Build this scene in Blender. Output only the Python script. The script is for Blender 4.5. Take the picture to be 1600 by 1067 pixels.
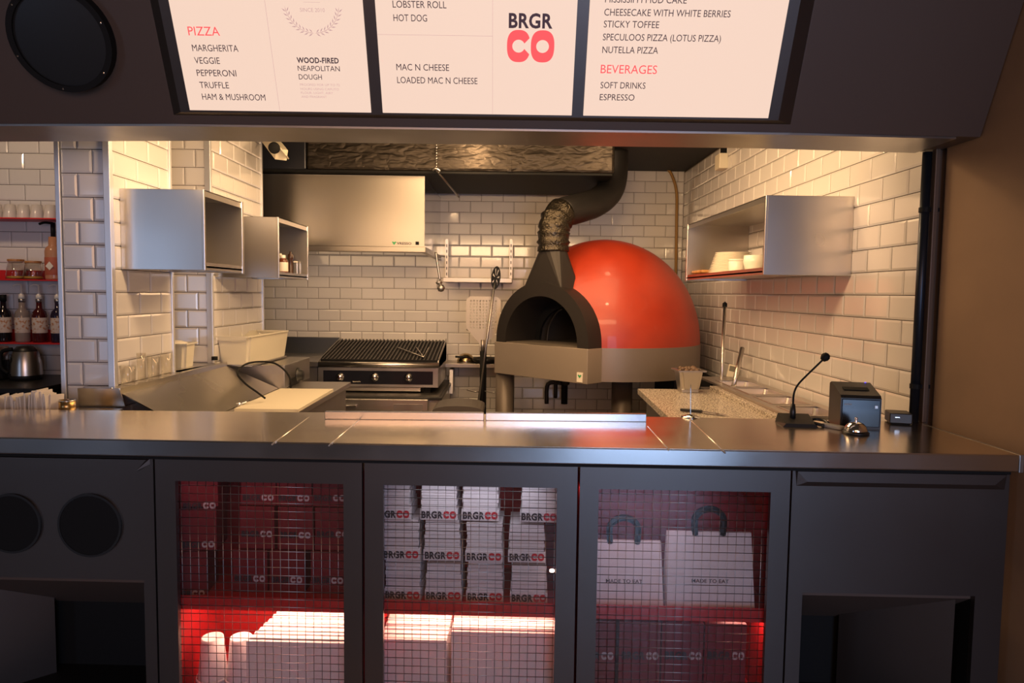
import bpy, bmesh, math, random
import numpy as np
from mathutils import Vector, Matrix, Euler
random.seed(7)
S = bpy.context.scene
COL = S.collection
for o in list(bpy.data.objects):
    bpy.data.objects.remove(o)

# ------------------------------------------------------------------ camera
FPX, PITCH, ROLL, YAW, CAMZ = 1101.2, .0686, .0125, .0059, 1.5
cp, sp = math.cos(PITCH), math.sin(PITCH)
cr, sr = math.cos(ROLL), math.sin(ROLL)
cy, sy = math.cos(YAW), math.sin(YAW)
R0 = Vector((cy, -sy, 0)); FW = Vector((cp*sy, cp*cy, -sp)); U0 = Vector((sp*sy, sp*cy, cp))
RX = R0*cr + U0*sr; UX = -R0*sr + U0*cr
cam_data = bpy.data.cameras.new('camera')
cam_data.lens = FPX/1600*36; cam_data.sensor_width = 36; cam_data.clip_start = .02
cam = bpy.data.objects.new('camera', cam_data); COL.objects.link(cam)
M = Matrix((RX, UX, -FW)).transposed().to_4x4(); M.translation = (0, 0, CAMZ)
cam.matrix_world = M
S.camera = cam

# ------------------------------------------------------------------ world, lights, exposure
S.view_settings.view_transform = 'Standard'; S.view_settings.look = 'None'
S.view_settings.exposure = 0.07; S.view_settings.gamma = 1; S.view_settings.use_curve_mapping = False
w = bpy.data.worlds.new('world'); S.world = w; w.use_nodes = True
w.node_tree.nodes['Background'].inputs[0].default_value = (.9, .62, .42, 1)
w.node_tree.nodes['Background'].inputs[1].default_value = .035

def lamp(name, kind, loc, power, color, size=.1, rot=(0, 0, 0), size_y=None, spot=None, blend=.6):
    d = bpy.data.lights.new(name, kind); d.energy = power; d.color = color
    if kind == 'AREA':
        d.size = size
        if size_y: d.shape = 'RECTANGLE'; d.size_y = size_y
    else:
        d.shadow_soft_size = size
    if kind == 'SPOT': d.spot_size = spot; d.spot_blend = blend
    o = bpy.data.objects.new(name, d); COL.objects.link(o); o.location = loc; o.rotation_euler = rot
    return o
WARM = (1, .64, .33)
lamp('kitchen_lamp_right', 'POINT', (.62, 3.55, 2.54), 17, WARM, .06)
lamp('kitchen_lamp_left', 'POINT', (-.72, 3.85, 2.54), 14, WARM, .06)
lamp('kitchen_lamp_rear_left', 'POINT', (-.25, 4.85, 2.54), 12, WARM, .06)
lamp('kitchen_lamp_rear_right', 'POINT', (.72, 4.75, 2.54), 5, WARM, .06)
lamp('kitchen_ceiling_fill', 'AREA', (0, 4.0, 2.6), 36, WARM, 2.0, (0, 0, 0), 1.2)  # soft fill added under the dark ceiling to even out the kitchen light
lamp('kitchen_wash_fill', 'AREA', (-.2, 2.86, 2.1), 36, WARM, 2.4, (math.radians(72), 0, 0), .2)  # added wash behind the header to brighten the back wall, not a fixture
lamp('hood_fill', 'AREA', (-1.3, 5.75, 1.82), 4.5, WARM, 1.2, (math.radians(25), 0, 0), .3)  # added fill, lifts the shaded back wall below the hood
lamp('bar_lamp', 'POINT', (-3.0, 3.6, 2.5), 18, (1, .68, .42), .06)
lamp('daylight_window', 'AREA', (1.1, -3.4, 1.25), 85, (.42, .62, 1), 1.5, (math.radians(90), 0, 0), 2.2)
lamp('daylight_side', 'AREA', (-4.6, -2.6, 1.6), 16, (.5, .66, 1), .9, (math.radians(90), 0, math.radians(-42)), 2.0)
lamp('dining_fill', 'AREA', (-.3, -1.6, 2.1), 32, (1, .5, .25), 2.6, (math.radians(82), 0, 0), 1.0)  # broad warm fill added on the dining side, out of view

# ------------------------------------------------------------------ pixel -> place helpers (1600 x 1067 frame of the photograph)
def ray(px, py):
    a = px-800; b = py-533.5
    return FW + RX*(a/FPX) - UX*(b/FPX)
C0 = Vector((0, 0, CAMZ))
def at_y(px, py, y): d = ray(px, py); return C0 + d*(y/d.y)
def at_x(px, py, x): d = ray(px, py); return C0 + d*(x/d.x)
def at_z(px, py, z): d = ray(px, py); return C0 + d*((z-CAMZ)/d.z)
CA = -.0294
CO_ = Vector((0, 2.142, 0)); CEX = Vector((math.cos(CA), math.sin(CA), 0)); CEY = Vector((-math.sin(CA), math.cos(CA), 0))
def at_c(px, py, v):      # local frame of the counter front: u along, v behind the front edge, z up
    d = ray(px, py); t = (CO_ + CEY*v - C0).dot(CEY)/d.dot(CEY); p = C0 + d*t
    return Vector(((p-CO_).dot(CEX), v, p.z))

# ------------------------------------------------------------------ materials
def lin(c):
    return tuple(((x/255)/12.92 if x/255 <= .04045 else ((x/255+.055)/1.055)**2.4) for x in c) + (1,)
MATS = {}
def mat(name, color, rough=.5, metal=0, bump=None, vary=0, emit=None, estr=1, aniso=0, coat=0, noise=None, trans=0, ior=1.5, spec=.5, rnoise=None):
    if name in MATS: return MATS[name]
    m = bpy.data.materials.new(name); m.use_nodes = True; nt = m.node_tree; N = nt.nodes; Lk = nt.links
    b = N['Principled BSDF']
    c = lin(color) if max(color) > 1 else tuple(color)+(1,)
    b.inputs['Base Color'].default_value = c
    b.inputs['Roughness'].default_value = rough; b.inputs['Metallic'].default_value = metal
    b.inputs['Anisotropic'].default_value = aniso; b.inputs['Coat Weight'].default_value = coat
    b.inputs['Transmission Weight'].default_value = trans; b.inputs['IOR'].default_value = ior
    b.inputs['Specular IOR Level'].default_value = spec
    tc = N.new('ShaderNodeTexCoord')
    if emit:
        b.inputs['Emission Color'].default_value = lin(emit) if max(emit) > 1 else tuple(emit)+(1,)
        b.inputs['Emission Strength'].default_value = estr
    last = None
    if noise:           # (scale vec, color2, lo, hi, detail)
        sc, c2, lo, hi, det = noise
        mp = N.new('ShaderNodeMapping'); mp.inputs['Scale'].default_value = sc; Lk.new(tc.outputs['Object'], mp.inputs[0])
        nz = N.new('ShaderNodeTexNoise'); nz.inputs['Scale'].default_value = 1; nz.inputs['Detail'].default_value = det
        Lk.new(mp.outputs[0], nz.inputs['Vector'])
        rp = N.new('ShaderNodeValToRGB'); rp.color_ramp.elements[0].position = lo; rp.color_ramp.elements[1].position = hi
        rp.color_ramp.elements[0].color = c; rp.color_ramp.elements[1].color = lin(c2) if max(c2) > 1 else tuple(c2)+(1,)
        Lk.new(nz.outputs[0], rp.inputs[0]); last = rp.outputs[0]
    if vary:
        oi = N.new('ShaderNodeObjectInfo'); mr = N.new('ShaderNodeMapRange')
        mr.inputs['To Min'].default_value = 1-vary; mr.inputs['To Max'].default_value = 1
        Lk.new(oi.outputs['Random'], mr.inputs['Value'])
        hs = N.new('ShaderNodeHueSaturation'); hs.inputs['Color'].default_value = c
        if last: Lk.new(last, hs.inputs['Color'])
        Lk.new(mr.outputs[0], hs.inputs['Value']); last = hs.outputs[0]
    if last: Lk.new(last, b.inputs['Base Color'])
    if rnoise:
        sc, lo, hi = rnoise
        mp = N.new('ShaderNodeMapping'); mp.inputs['Scale'].default_value = sc; Lk.new(tc.outputs['Object'], mp.inputs[0])
        nz = N.new('ShaderNodeTexNoise'); nz.inputs['Scale'].default_value = 1; nz.inputs['Detail'].default_value = 3
        Lk.new(mp.outputs[0], nz.inputs['Vector'])
        mr = N.new('ShaderNodeMapRange'); mr.inputs['From Min'].default_value = .3; mr.inputs['From Max'].default_value = .7
        mr.inputs['To Min'].default_value = lo; mr.inputs['To Max'].default_value = hi
        Lk.new(nz.outputs[0], mr.inputs['Value']); Lk.new(mr.outputs[0], b.inputs['Roughness'])
    if bump:            # (scale vec, strength, distance, detail, kind)
        sc, st, di, det, kind = bump
        mp = N.new('ShaderNodeMapping'); mp.inputs['Scale'].default_value = sc; Lk.new(tc.outputs['Object'], mp.inputs[0])
        if kind == 'voronoi':
            nz = N.new('ShaderNodeTexVoronoi'); nz.feature = 'DISTANCE_TO_EDGE'
            n2 = N.new('ShaderNodeTexNoise'); n2.inputs['Scale'].default_value = 1.3; Lk.new(mp.outputs[0], n2.inputs['Vector'])
            ad = N.new('ShaderNodeVectorMath'); ad.operation = 'MULTIPLY_ADD'; ad.inputs[1].default_value = (1.6, 1.6, 1.6)
            Lk.new(n2.outputs['Color'], ad.inputs[0]); Lk.new(mp.outputs[0], ad.inputs[2]); Lk.new(ad.outputs[0], nz.inputs['Vector'])
            nz.inputs['Scale'].default_value = 1
        else:
            nz = N.new('ShaderNodeTexNoise'); nz.inputs['Scale'].default_value = 1; nz.inputs['Detail'].default_value = det
            Lk.new(mp.outputs[0], nz.inputs['Vector'])
        bp = N.new('ShaderNodeBump'); bp.inputs['Strength'].default_value = st; bp.inputs['Distance'].default_value = di
        Lk.new(nz.outputs[0], bp.inputs['Height']); Lk.new(bp.outputs[0], b.inputs['Normal'])
    MATS[name] = m
    return m
def glass_mat(name, tint=(1, 1, 1), refl=1.45, rough=0.0):
    if name in MATS: return MATS[name]
    m = bpy.data.materials.new(name); m.use_nodes = True; nt = m.node_tree; N = nt.nodes; Lk = nt.links
    N.remove(N['Principled BSDF'])
    t = N.new('ShaderNodeBsdfTransparent'); t.inputs[0].default_value = tuple(tint)+(1,)
    g = N.new('ShaderNodeBsdfGlossy'); g.inputs['Roughness'].default_value = rough; g.inputs[0].default_value = (1, 1, 1, 1)
    lw = N.new('ShaderNodeLayerWeight'); lw.inputs[0].default_value = .5
    pw = N.new('ShaderNodeMath'); pw.operation = 'POWER'; pw.inputs[1].default_value = 4; Lk.new(lw.outputs['Facing'], pw.inputs[0])
    f = N.new('ShaderNodeMath'); f.operation = 'MULTIPLY_ADD'; f.inputs[1].default_value = .8; f.inputs[2].default_value = (refl-1)*.09; Lk.new(pw.outputs[0], f.inputs[0])
    mx = N.new('ShaderNodeMixShader'); Lk.new(f.outputs[0], mx.inputs[0]); Lk.new(t.outputs[0], mx.inputs[1]); Lk.new(g.outputs[0], mx.inputs[2])
    Lk.new(mx.outputs[0], N['Material Output'].inputs[0]); MATS[name] = m
    return m

TILE = mat('glazed_tile', (.72, .69, .66), .12, vary=.06, coat=.3)
GROUT = mat('dark_grout', (.09, .065, .05), .9)
ALU = mat('aluminium_trim', (.72, .73, .76), .35, .6)
STEEL = mat('brushed_steel', (.60, .57, .53), .3, 1, rnoise=((1.2, 1.2, 1.5), .26, .34))
STEELH = mat('brushed_steel_worktop', (.88, .79, .67), .2, 1, bump=((2, 120, 2), .04, .002, 2, 'noise'), rnoise=((1.5, 4, 1), .15, .24))
HOODS = mat('hood_steel', (.29, .26, .225), .34, 1, rnoise=((2, 2, 2), .3, .38))
STEELD = mat('dull_steel', (.42, .4, .38), .38, 1, rnoise=((3, 3, 3), .3, .46))
CHROME = mat('chrome', (.85, .85, .86), .06, 1)
PANEL = mat('charcoal_painted_metal', (.125, .108, .10), .38, .9, rnoise=((2, 2, 2), .34, .40))
PANELD = mat('dark_fascia_paint', (.075, .05, .038), .5)
BLACK = mat('matt_black', (.006, .006, .006), .65, spec=.2)
BLACKG = mat('satin_black_plastic', (.010, .010, .010), .4)
DARKMET = mat('dark_heat_metal', (.035, .03, .027), .45, .5)
CONC = mat('brown_plaster', (.29, .185, .11), .85, noise=((1.2, 1.2, 1.6), (.21, .135, .08), .35, .65, 5), bump=((14, 14, 14), .15, .003, 4, 'noise'))
RED = mat('orange_red_enamel', (.40, .036, .011), .42, coat=.12, bump=((9, 9, 9), .2, .006, 3, 'noise'), noise=((5, 5, 5), (.35, .03, .01), .4, .65, 4))
REDM = mat('red_painted_shelf', (.55, .015, .015), .45)
REDC = mat('dark_red_card', (.2, .006, .012), .6)
REDL = mat('red_liner_board', (.34, .006, .008), .5)
WHITEC = mat('white_card', (.74, .71, .72), .7)
WHITEP = mat('white_porcelain', (.8, .74, .62), .25)
FOIL = mat('insulation_foil', (.05, .041, .033), .46, .9, bump=((5, 6, 12), .6, .02, 3, 'voronoi'))
FOILD = mat('scorched_foil_wrap', (.06, .05, .037), .34, .9, bump=((22, 22, 22), .6, .015, 3, 'voronoi'))
PIPE = mat('black_flue_wrap', (.018, .016, .015), .5, .3, bump=((9, 9, 9), .3, .01, 3, 'noise'))
DUCTB = mat('black_duct_sheet', (.028, .03, .04), .3, .4, bump=((4, 4, 4), .2, .01, 2, 'noise'))
GRAN = mat('speckled_granite', (.16, .13, .1), .22, noise=((130, 130, 130), (.62, .55, .45), .4, .62, 2))
WOOD = mat('honey_wood', (.55, .27, .09), .5, noise=((4, 40, 4), (.4, .17, .05), .4, .6, 3))
PLASTW = mat('translucent_plastic', (.85, .8, .66), .3, trans=.35, ior=1.2)
BOARDW = mat('white_cutting_board', (.62, .56, .43), .6)
GLASS = glass_mat('thin_glass'); GLASSC = glass_mat('clear_tumbler', (.93, .92, .9), 1.5, .05)
PANE = glass_mat('door_glass', (.9, .88, .88), 1.5)
WIRE = mat('steel_wire', (.30, .27, .25), .28, 1)
INK = mat('black_ink', (.03, .025, .03), .6)
INKR = mat('red_ink', (.55, .02, .035), .6)
MENU = mat('backlit_menu', (.25, .2, .18), .5, emit=(1, .73, .57), estr=.80)
MINK = mat('menu_dark_print', (.05, .03, .04), .6, emit=(.03, .015, .02), estr=1)
MGREY = mat('menu_grey_print', (.4, .3, .3), .6, emit=(.42, .27, .24), estr=1)
MRED = mat('menu_red_print', (.7, .05, .07), .6, emit=(.85, .085, .085), estr=1)
LED = mat('led_strip_light', (1, .8, .7), .5, emit=(1, .62, .45), estr=9)
CEIL = mat('dark_kitchen_ceiling', (.012, .012, .014), .7)
FLOOR = mat('pale_concrete_floor', (.30, .28, .27), .35, noise=((1, 1, 1), (.22, .2, .2), .4, .6, 5))
BRASS = mat('brass', (.6, .4, .16), .3, 1)
YELLOW = mat('yellow_gas_hose', (.32, .17, .03), .45)
GREEN = mat('green_print', (.02, .3, .1), .5)

# ------------------------------------------------------------------ mesh helpers
def wmat(o):
    if o is None: return Matrix()
    return wmat(o.parent) @ (o.matrix_parent_inverse @ o.matrix_basis)
def link(name, data, m=None, parent=None, world=False, loc=None, rot=None, scale=None):
    o = bpy.data.objects.new(name, data); COL.objects.link(o)
    if m is not None and not data.materials: data.materials.append(m)
    if loc is not None: o.location = loc
    if rot is not None: o.rotation_euler = rot
    if scale is not None: o.scale = scale
    if parent is not None:
        o.parent = parent
        if world: o.matrix_parent_inverse = wmat(parent).inverted()
    return o
def tomesh(bm, name, m=None, smooth=False):
    me = bpy.data.meshes.new(name); bm.normal_update(); bm.to_mesh(me); bm.free()
    if m is not None: me.materials.append(m)
    if smooth:
        for p in me.polygons: p.use_smooth = True
    return me
def obj(name, bm, m, parent=None, world=False, smooth=False, **k):
    return link(name, tomesh(bm, name, m, smooth), None, parent, world, **k)
def autos(o, ang=40):
    me = o.data
    for p in me.polygons: p.use_smooth = True
    try: me.set_sharp_from_angle(angle=math.radians(ang))
    except Exception: pass
    return o
def box(bm, c, s, rot=None, bev=0, taper=None):
    r = bmesh.ops.create_cube(bm, size=1)
    vs = r['verts']
    for v in vs:
        v.co = Vector((v.co.x*s[0], v.co.y*s[1], v.co.z*s[2]))
        if taper and v.co.z > 0: v.co.x *= taper; v.co.y *= taper
    if bev:
        es = list({e for v in vs for e in v.link_edges})
        rr = bmesh.ops.bevel(bm, geom=es, offset=bev, segments=2, affect='EDGES', profile=.5)
        vs = list({v for f in rr['faces'] for v in f.verts} | {v for v in vs if v.is_valid})
    mx = Matrix.Translation(c) @ (Euler(rot).to_matrix().to_4x4() if rot else Matrix())
    for v in vs: v.co = mx @ v.co
    return vs
def bx(x0, x1, y0, y1, z0, z1, bev=0, bm=None):
    bm = bm or bmesh.new()
    box(bm, ((x0+x1)/2, (y0+y1)/2, (z0+z1)/2), (abs(x1-x0), abs(y1-y0), abs(z1-z0)), None, bev)
    return bm
def lathe(prof, seg=24, bm=None, c=(0, 0, 0), close=False):
    bm = bm or bmesh.new(); rings = []
    for r, z in prof:
        if r < 1e-5: rings.append([bm.verts.new((c[0], c[1], c[2]+z))])
        else: rings.append([bm.verts.new((c[0]+r*math.cos(2*math.pi*i/seg), c[1]+r*math.sin(2*math.pi*i/seg), c[2]+z)) for i in range(seg)])
    for a, b in zip(rings, rings[1:]):
        for i in range(seg):
            j = (i+1) % seg
            if len(a) == 1 and len(b) == 1: continue
            if len(a) == 1: bm.faces.new((a[0], b[j], b[i]))
            elif len(b) == 1: bm.faces.new((a[i], a[j], b[0]))
            else: bm.faces.new((a[i], a[j], b[j], b[i]))
    return bm
def spline(pts, n=6):
    P = [Vector(p) for p in pts]; out = []
    for i in range(len(P)-1):
        p0 = P[max(i-1, 0)]; p1 = P[i]; p2 = P[i+1]; p3 = P[min(i+2, len(P)-1)]
        for k in range(n):
            t = k/n
            out.append(.5*((2*p1)+(-p0+p2)*t+(2*p0-5*p1+4*p2-p3)*t*t+(-p0+3*p1-3*p2+p3)*t**3))
    out.append(P[-1]); return out
def tube(path, r, seg=10, bm=None, cap=True):
    bm = bm or bmesh.new(); P = [Vector(p) for p in path]; n = len(P)
    rs = r if isinstance(r, (list, tuple)) else [r]*n
    T = [(P[min(i+1, n-1)]-P[max(i-1, 0)]).normalized() for i in range(n)]
    up = Vector((0, 0, 1)) if abs(T[0].z) < .9 else Vector((1, 0, 0))
    a = T[0].cross(up).normalized(); rings = []
    for i in range(n):
        a = (a - T[i]*a.dot(T[i])).normalized(); b = T[i].cross(a)
        rings.append([bm.verts.new(P[i]+(a*math.cos(2*math.pi*k/seg)+b*math.sin(2*math.pi*k/seg))*rs[i]) for k in range(seg)])
    for A, B in zip(rings, rings[1:]):
        for k in range(seg):
            j = (k+1) % seg; bm.faces.new((A[k], A[j], B[j], B[k]))
    if cap:
        bm.faces.new(rings[0][::-1]); bm.faces.new(rings[-1])
    return bm
def prism(poly, y0, y1, bm=None, axis='y'):
    """polygon in (x,z) extruded along y  (axis 'z': polygon in (x,y) extruded along z)"""
    bm = bm or bmesh.new()
    f = (lambda p, t: (p[0], t, p[1])) if axis == 'y' else ((lambda p, t: (p[0], p[1], t)) if axis == 'z' else (lambda p, t: (t, p[0], p[1])))
    A = [bm.verts.new(f(p, y0)) for p in poly]; B = [bm.verts.new(f(p, y1)) for p in poly]
    n = len(poly)
    fs = [bm.faces.new(A), bm.faces.new(B[::-1])]
    for i in range(n):
        j = (i+1) % n; fs.append(bm.faces.new((A[j], A[i], B[i], B[j])))
    bmesh.ops.recalc_face_normals(bm, faces=fs)
    return bm
def hexa(b4, t4, bm=None):
    """8 corner solid: b4, t4 = lists of 4 points"""
    bm = bm or bmesh.new()
    v = [bm.verts.new(p) for p in list(b4)+list(t4)]
    fs = [bm.faces.new([v[i] for i in q]) for q in ((3, 2, 1, 0), (4, 5, 6, 7), (0, 1, 5, 4), (1, 2, 6, 5), (2, 3, 7, 6), (3, 0, 4, 7))]
    bmesh.ops.recalc_face_normals(bm, faces=fs)
    return bm
def ring_prism(outer, inner, y0, y1, bm=None):
    """ring between two polygons of equal count in (x,z), along y, closed loop or arch (open)"""
    bm = bm or bmesh.new(); n = len(outer)
    q = [[bm.verts.new((p[0], y, p[1])) for p in poly] for poly in (outer, inner) for y in (y0, y1)]
    o0, o1, i0, i1 = q; fs = []
    for i in range(n-1):
        j = i+1
        fs += [bm.faces.new((o0[i], o0[j], i0[j], i0[i])), bm.faces.new((o1[j], o1[i], i1[i], i1[j])),
               bm.faces.new((o0[j], o0[i], o1[i], o1[j])), bm.faces.new((i0[i], i0[j], i1[j], i1[i]))]
    fs += [bm.faces.new((o0[0], i0[0], i1[0], o1[0])), bm.faces.new((i0[-1], o0[-1], o1[-1], i1[-1]))]
    bmesh.ops.recalc_face_normals(bm, faces=fs)
    return bm
def thing(name, label, cat, loc=(0, 0, 0), rot=(0, 0, 0), group=None):
    o = bpy.data.objects.new(name, None); COL.objects.link(o); o.empty_display_size = .05
    o.location = loc; o.rotation_euler = rot
    o['label'] = label; o['category'] = cat
    if group: o['group'] = group
    return o
def tag(o, label, cat, group=None):
    o['label'] = label; o['category'] = cat
    if group: o['group'] = group
    return o
def struct(o):
    o['kind'] = 'structure'; return o
def copy_tree(o, parent=None):
    c = o.copy(); COL.objects.link(c)
    if parent is not None: c.parent = parent
    for ch in [x for x in o.children]: copy_tree(ch, c)
    return c

# text: flat print as meshes, unit bounding box
TXT = {}
def text_mesh(s, bold=0.0, m=None):
    key = (s, bold, m.name)
    if key in TXT: return TXT[key]
    cu = bpy.data.curves.new('lettering', 'FONT'); cu.body = s; cu.size = 1; cu.offset = bold; cu.resolution_u = 3
    cu.space_character = 1.0 + bold*2
    t = bpy.data.objects.new('lettering', cu); COL.objects.link(t)
    bpy.context.view_layer.update()
    me = bpy.data.meshes.new_from_object(t.evaluated_get(bpy.context.evaluated_depsgraph_get()))
    bpy.data.objects.remove(t); bpy.data.curves.remove(cu)
    xs = [v.co.x for v in me.vertices]; x0, x1 = min(xs), max(xs)
    # caps height as reference so that Q or parentheses do not distort it
    H = .729
    for v in me.vertices: v.co = Vector(((v.co.x-x0)/(x1-x0), v.co.y/H, 0))
    me.materials.clear(); me.materials.append(m)
    me.name = 'lettering'; TXT[key] = me
    return me
def letter_mesh_logo(kind, m):
    """fat C / O of the burger logo in a unit box"""
    key = ('logo', kind, m.name)
    if key in TXT: return TXT[key]
    bm = bmesh.new(); n = 40
    def se(a, rx, ry, p, cx=.5, cy_=.5):
        c, s = math.cos(a), math.sin(a)
        return (cx+rx*math.copysign(abs(c)**(2/p), c), cy_+ry*math.copysign(abs(s)**(2/p), s))
    if kind == 'O': angs = [2*math.pi*i/n for i in range(n+1)]
    else: angs = [math.radians(24)+(2*math.pi-math.radians(48))*i/n for i in range(n+1)]
    o = [bm.verts.new(se(a, .5, .5, 2.6)+(0,)) for a in angs]; i_ = [bm.verts.new(se(a, .27, .2, 2.0)+(0,)) for a in angs]
    for k in range(n): bm.faces.new((o[k], o[k+1], i_[k+1], i_[k]))
    me = tomesh(bm, 'logo_letter', m); TXT[key] = me
    return me
def put_flat(me, parent, x, z, wid, hei, y, name='lettering'):
    """place a unit flat mesh on a vertical local plane facing -y"""
    o = link(name, me, None, parent); o.rotation_euler = (math.pi/2, 0, 0)
    o.location = (x, y, z); o.scale = (wid, hei, 1)
    return o
def logo_line(parent, x, z, wid, hei, y, m1, m2):
    put_flat(text_mesh('BRGR', .045, m1), parent, x, z, wid*.62, hei, y)
    put_flat(letter_mesh_logo('C', m2), parent, x+wid*.635, z-hei*.04, wid*.18, hei*1.08, y)
    put_flat(letter_mesh_logo('O', m2), parent, x+wid*.82, z-hei*.04, wid*.18, hei*1.08, y)

# ------------------------------------------------------------------ structure: shell
XR, XL, YB = 1.583, -1.687, 6.473
ZC = 2.62
CTZ = 1.03
struct(obj('floor', bx(-6, 5, -5, 7.0, -.05, 0), FLOOR))
struct(obj('ceiling', bx(-4.6, 2.2, 2.72, 6.9, ZC, ZC+.08), CEIL))
tile_cache = {}
def tile_mesh(wd, h):
    key = (round(wd, 3), round(h, 3))
    if key in tile_cache: return tile_cache[key]
    bm = bmesh.new(); b = min(.009, wd*.3); d0, d1 = .004, .0075
    x0, x1, z0, z1 = -wd/2, wd/2, -h/2, h/2
    A = [bm.verts.new((x, 0, z)) for x, z in ((x0, z0), (x1, z0), (x1, z1), (x0, z1))]
    B = [bm.verts.new((x, -d0, z)) for x, z in ((x0, z0), (x1, z0), (x1, z1), (x0, z1))]
    D = [bm.verts.new((x, -d1, z)) for x, z in ((x0+b, z0+b), (x1-b, z0+b), (x1-b, z1-b), (x0+b, z1-b))]
    for P, Q in ((A, B), (B, D)):
        for i in range(4):
            j = (i+1) % 4; bm.faces.new((P[i], P[j], Q[j], Q[i]))
    bm.faces.new(D)
    me = tomesh(bm, 'tile', TILE); tile_cache[key] = me
    return me
def tile_wall(parent, rotz, pos, u0, u1, z0, z1, uj, zr, par, maxn=300, score=None, step=.198, h=.1, gap=.0032, off=None):
    """pos(u,z) -> world point on the wall face; tiles face local -y rotated by rotz; joint uj holds in rows whose index parity is par; rows start at zr"""
    L_ = []
    k0 = math.floor((z0-zr)/h)
    k = k0
    while zr+k*h < z1-.004:
        a, b = max(zr+k*h, z0), min(zr+(k+1)*h, z1)
        ph = uj + (0 if (k % 2) == par else (step/2 if off is None else off))
        i = math.floor((u0-ph)/step)
        while ph+i*step < u1-.004:
            c, d = max(ph+i*step, u0), min(ph+(i+1)*step, u1)
            if d-c > .012 and b-a > .012: L_.append((c, d, a, b))
            i += 1
        k += 1
    if score: L_.sort(key=lambda t: -score((t[0]+t[1])/2, (t[2]+t[3])/2))
    bm = None
    for n, (c, d, a, b) in enumerate(L_):
        p = pos((c+d)/2, (a+b)/2); me = tile_mesh(d-c-gap, b-a-gap)
        rt = (random.gauss(0, .0022), 0, rotz+random.gauss(0, .0022))
        if n < maxn:
            link('tile', me, None, parent, loc=p, rot=rt)
        else:
            bm = bm or bmesh.new()
            t = bmesh.new(); t.from_mesh(me)
            mx = Matrix.Translation(p) @ Euler(rt).to_matrix().to_4x4()
            vm = {v: bm.verts.new(mx @ v.co) for v in t.verts}
            for f in t.faces: bm.faces.new([vm[v] for v in f.verts])
            t.free()
    if bm:
        o = obj('tile_field', bm, TILE, parent); o['kind'] = 'stuff'
# back wall
wb = struct(obj('wall_back', bx(-4.6, 1.75, YB+.006, YB+.12, 0, ZC+.06), GROUT))
def sc_back(u, z):
    s = 0
    if -2.4 < u and z > .72: s += 5
    if z > 2.35 and u < .75: s -= 4
    if z > 1.83 and u < -.62: s -= 4
    if .15 < u < 1.3 and .9 < z < 1.75: s -= 4
    if -1.5 < u < -.6 and z < 1.0: s -= 4
    return s + random.random()*.01 - abs(u)*.05
tile_wall(wb, 0, lambda u, z: (u, YB+.006, z), -2.6, XR, .03, 2.62, -.3549, 2.2274-2.0, 0, 300, sc_back)
# right wall (tiles run along depth)
wr = struct(obj('wall_right', bx(XR+.006, XR+.12, 2.66, YB+.1, 0, ZC+.06), GROUT))
tile_wall(wr, math.pi/2*-1, lambda u, z: (XR+.006, u, z), 2.66, YB, .83, 2.62, 2.828, 1.5105-1.0, 0, 300, lambda u, z: -u + (0 if z > .95 else -3))
# the concrete side wall of the dining room
struct(obj('wall_right_front', bx(1.606, 1.75, -1.0, 2.635, 0, 3.4, .012), CONC))
struct(obj('trim_1', bx(1.574, 1.592, 2.636, 2.662, CTZ, 2.1, .003), mat('brown_edge_trim', (.12, .08, .055), .5, .3)))
# left wall: front pier, recess face, rear block
zl = 1.4811-1.0
wl = struct(obj('wall_left', bx(-1.908, XL-.006, 3.026, 3.54, 0, ZC+.06), GROUT))
j1 = at_x(213.8, 265, XL).y
tile_wall(wl, math.pi/2, lambda u, z: (XL-.006, u, z), 3.03, 3.545, .9, 2.5, j1, zl, 1)
jf = at_y(143.5, 255, 3.02).x
kk = math.floor((at_y(143.5, 255, 3.02).z-zl)/.1) % 2
tile_wall(wl, 0, lambda u, z: (u, 3.026, z), -1.892, XL-.012, .9, 2.5, jf, zl, kk, off=-.064)
tile_wall(wl, math.pi/2*-1, lambda u, z: (-1.908, u, z), 3.03, 3.54, .9, 2.5, 3.1, zl, 0, 10)
wl2 = struct(obj('wall_left_rear', bx(-2.3, XL-.006, 4.026, 4.85, 0, ZC+.06), GROUT))
j2 = at_x(344.5, 285, XL); tile_wall(wl2, math.pi/2, lambda u, z: (XL-.006, u, z), 4.03, 4.85, .9, 2.5, j2.y, zl, math.floor((j2.z-zl)/.1) % 2)
j3 = at_y(304.9, 247, 4.02); tile_wall(wl2, 0, lambda u, z: (u, 4.026, z), -2.12, XL-.012, .9, 2.5, j3.x, zl, math.floor((j3.z-zl)/.1) % 2, off=-.061)
# recess back and pier rear
struct(obj('wall_left_recess', bx(-2.2, -2.1, 3.54, 4.03, 0, ZC), mat('cream_plaster', (.6, .52, .42), .7)))
# bar wall
wbar = struct(obj('wall_bar', bx(-4.6, -2.3, 4.616, 4.72, 0, ZC+.06), GROUT))
j4 = at_y(37, 252, 4.61)
tile_wall(wbar, 0, lambda u, z: (u, 4.616, z), -4.5, -2.62, .9, 2.5, j4.x, at_y(45, 264.2, 4.61).z-1.5, math.floor((j4.z-at_y(45, 264.2, 4.61).z+1.5)/.1) % 2)
# corner trims
def trim(n, x0, x1, y0, y1, z0=.95, z1=2.5):
    struct(obj('trim_%d' % n, bx(x0, x1, y0, y1, z0, z1, .002), ALU))
trim(2, -1.914, -1.894, 3.012, 3.03); trim(3, -1.708, -1.68, 3.006, 3.034)
trim(4, -1.70, -1.678, 3.536, 3.556); trim(5, -1.712, -1.679, 4.012, 4.036); trim(6, -1.70, -1.678, 4.84, 4.862)
trim(7, -2.125, -2.105, 4.0, 4.026)

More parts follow.
